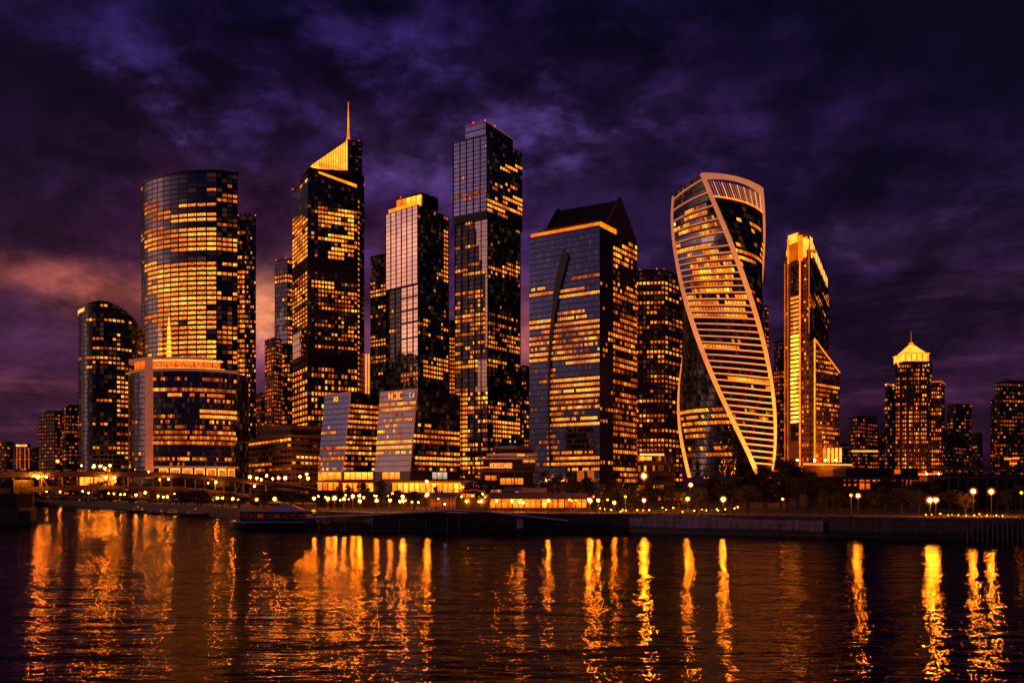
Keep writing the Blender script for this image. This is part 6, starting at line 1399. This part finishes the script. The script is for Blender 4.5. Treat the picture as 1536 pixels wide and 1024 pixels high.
cl = mth(nt, 'ADD', mth(nt, 'MULTIPLY', big, .72), mth(nt, 'MULTIPLY', fine, .28))
bright = ramp(nt, cl, [(.45, .0), (.50, .12), (.55, .50), (.62, 1.0)])
# base gradient by elevation
t_el = mth(nt, 'DIVIDE', el, 60.0)
base_d = ramp(nt, t_el, [(0, (.030, .007, .017)), (.12, (.026, .0070, .025)), (.28, (.0115, .0038, .023)), (.46, (.0040, .0020, .0145)), (1, (.002, .0012, .008))])
base_b = ramp(nt, t_el, [(0, (.085, .021, .042)), (.12, (.080, .023, .068)), (.28, (.042, .016, .082)), (.46, (.0125, .0065, .046)), (1, (.005, .003, .018))])
col = mix(nt, bright, base_d, base_b)
def addc(col, f, c, k=1.0):
    n = nt.nodes.new('ShaderNodeMix'); n.data_type = 'RGBA'; n.blend_type = 'ADD'; n.clamp_factor = False
    nt.links.new(mth(nt, 'MULTIPLY', f, k), n.inputs[0]); nt.links.new(col, n.inputs[6]); n.inputs[7].default_value = tuple(c) + (1,); return n.outputs[2]
def mulc(col, f, c):
    return mix(nt, f, col, vmul(col, c))
def vmul(col, c):
    n = nt.nodes.new('ShaderNodeMix'); n.data_type = 'RGBA'; n.blend_type = 'MULTIPLY'; n.inputs[0].default_value = 1; nt.links.new(col, n.inputs[6]); n.inputs[7].default_value = tuple(c) + (1,); return n.outputs[2]
bm_ = mth(nt, 'MULTIPLY_ADD', bright, .85, .15)
W = (waz, wel)
def px_g(px, py, sa, se, warp=W): return gauss(A_(px), E_(px, py), sa, se, warp)
hot = ramp(nt, cl, [(.42, .03), (.50, .28), (.56, .75), (.63, 1.0)])
hot2 = mth(nt, 'MULTIPLY_ADD', hot, .7, .38)
# wide purple-pink sunset haze low and left of centre
col = addc(col, gauss(-17, 9, 17, 9), (.115, .028, .050), 1.0)
col = addc(col, mth(nt, 'MULTIPLY', gauss(6, 18, 14, 8), mth(nt, 'MULTIPLY_ADD', bright, .8, .3)), (.055, .028, .085), 1.0)
col = addc(col, mth(nt, 'MULTIPLY', px_g(230, 170, 12, 4.5), bright), (.05, .034, .14), 1.5)
col = addc(col, mth(nt, 'MULTIPLY', px_g(180, 215, 6, 2.6), bright), (.11, .055, .13), 1.4)
col = addc(col, mth(nt, 'MULTIPLY', px_g(600, 100, 7, 3), bright), (.03, .018, .08), 1.4)
col = addc(col, mth(nt, 'MULTIPLY', px_g(635, 235, 4, 1.8), bm_), (.10, .06, .14), 1.0)
col = addc(col, mth(nt, 'MULTIPLY', px_g(850, 230, 7, 3.6), bright), (.08, .05, .14), 1.4)
col = addc(col, mth(nt, 'MULTIPLY', px_g(1310, 352, 5.5, 1.1), bm_), (.13, .065, .12), 1.0)
col = addc(col, mth(nt, 'MULTIPLY', px_g(1450, 290, 7, 2.6), bright), (.05, .028, .07), .8)
# sunset clouds
col = addc(col, mth(nt, 'MULTIPLY', px_g(125, 428, 4.6, .9), hot2), (1.0, .26, .075), 1.5)
col = addc(col, mth(nt, 'MULTIPLY', px_g(195, 452, 3.6, .75), hot), (1.0, .34, .11), 1.5)
col = addc(col, mth(nt, 'MULTIPLY', px_g(120, 385, 3.5, 1.6), bright), (.35, .10, .08), .5)
col = addc(col, mth(nt, 'MULTIPLY', gauss(A_(396), E_(396, 462), 3.2, 1.9), hot2), (1.0, .40, .06), 2.2)
col = addc(col, px_g(390, 500, 6, 2.4), (.30, .09, .05), .7)
col = addc(col, mth(nt, 'MULTIPLY', px_g(800, 515, 5.0, 2.6), hot2), (.65, .18, .09), 1.6)
col = addc(col, px_g(560, 560, 5, 2.5, None), (.20, .06, .06), .8)
stv = comb(mth(nt, 'MULTIPLY', az, .05), mth(nt, 'MULTIPLY', el, .45), 3.3); streak = ramp(nt, noise(nt, stv, 1.6, 6, .6, .4), [(.5, 0), (.68, 1)])
col = addc(col, mth(nt, 'MULTIPLY', streak, gauss(-30, 5.5, 12, 4.2)), (.16, .045, .035), 1.0)
col = addc(col, mth(nt, 'MULTIPLY', streak, gauss(28, 9, 12, 5)), (.09, .035, .05), .8)
tx = ramp(nt, noise(nt, vmth(nt, 'ADD', cp, (1.9, 5.5, 2.0)), 5.2, 10, .62, .3), [(.38, .42), (.50, .85), (.60, 1.30)])
txc = nt.nodes.new('ShaderNodeMix'); txc.data_type = 'RGBA'; txc.blend_type = 'MULTIPLY'; txc.inputs[0].default_value = 1; nt.links.new(col, txc.inputs[6]); nt.links.new(tx, txc.inputs[7]); col = txc.outputs[2]
col = vmul(col, (.58, .50, .78))
# the bright afterglow to the left of the view, out of frame: lights the left flanks and is mirrored in the glass
side = gauss(-92, 10, 25, 13)
col = addc(col, mth(nt, 'MULTIPLY', side, mth(nt, 'MULTIPLY_ADD', bright, .7, .95)), (1.0, .43, .24), 1.4)
col = addc(col, mth(nt, 'MULTIPLY', gauss(-48, 10, 6, 5), hot), (1.0, .45, .25), 1.3)
col = addc(col, gauss(-95, 25, 28, 12), (.17, .12, .32), 1.0)
col = addc(col, gauss(175, 22, 60, 24), (.011, .011, .042), 1.0); col = addc(col, gauss(-175, 22, 60, 24), (.011, .011, .042), 1.0)
# corners of the photographed sky are darker than its middle
col = mix(nt, mth(nt, 'MINIMUM', mth(nt, 'MULTIPLY', gauss(36, 30, 20, 16), .95), 1), col, (.003, .002, .010))
col = mix(nt, mth(nt, 'MULTIPLY', gauss(-35, 25, 8, 14), .75), col, (.004, .002, .012))
bg = nt.nodes.new('ShaderNodeBackground'); nt.links.new(col, bg.inputs[0]); bg.inputs[1].default_value = 1.0
sky = nt.nodes.new('ShaderNodeTexSky'); sky.sky_type = 'NISHITA'; sky.sun_disc = False; sky.sun_elevation = R(1.0); sky.sun_rotation = R(-84)
bg2 = nt.nodes.new('ShaderNodeBackground'); nt.links.new(sky.outputs[0], bg2.inputs[0]); bg2.inputs[1].default_value = .002
ad = nt.nodes.new('ShaderNodeAddShader'); nt.links.new(bg.outputs[0], ad.inputs[0]); nt.links.new(bg2.outputs[0], ad.inputs[1]); nt.links.new(ad.outputs[0], out.inputs[0])
# last low sun glow from the left
sl = bpy.data.lights.new('sun', 'SUN'); sl.energy = .10; sl.angle = R(12); sl.color = (1, .45, .3)
so = bpy.data.objects.new('sun', sl); C.objects.link(so); so.rotation_euler = Vector((math.sin(R(-84)) , math.cos(R(-84)) - .35, .09)).to_track_quat('Z', 'Y').to_euler()

# ================================================================== CAMERA
cd = bpy.data.cameras.new('camera'); cam = bpy.data.objects.new('camera', cd); C.objects.link(cam); sc.camera = cam
cam.location = (0, 0, H); cam.rotation_euler = (R(90), 0, 0); cd.sensor_width = 36; cd.lens = 36 * F / 1536; cd.shift_y = (HZ - 512) / 1536; cd.clip_end = 20000; cd.clip_start = .5
for o in C.objects:
    if '_o' in o: del o['_o']
sc.render.engine = 'CYCLES'
cy = sc.cycles; cy.use_denoising = True; cy.max_bounces = 5; cy.diffuse_bounces = 2; cy.glossy_bounces = 4; cy.transmission_bounces = 1; cy.sample_clamp_indirect = 0; cy.sample_clamp_direct = 0; cy.caustics_reflective = True; cy.blur_glossy = 0
cy.use_adaptive_sampling = False
sc.view_settings.view_transform = 'Standard'; sc.view_settings.look = 'None'; sc.view_settings.exposure = 0; sc.view_settings.gamma = 1
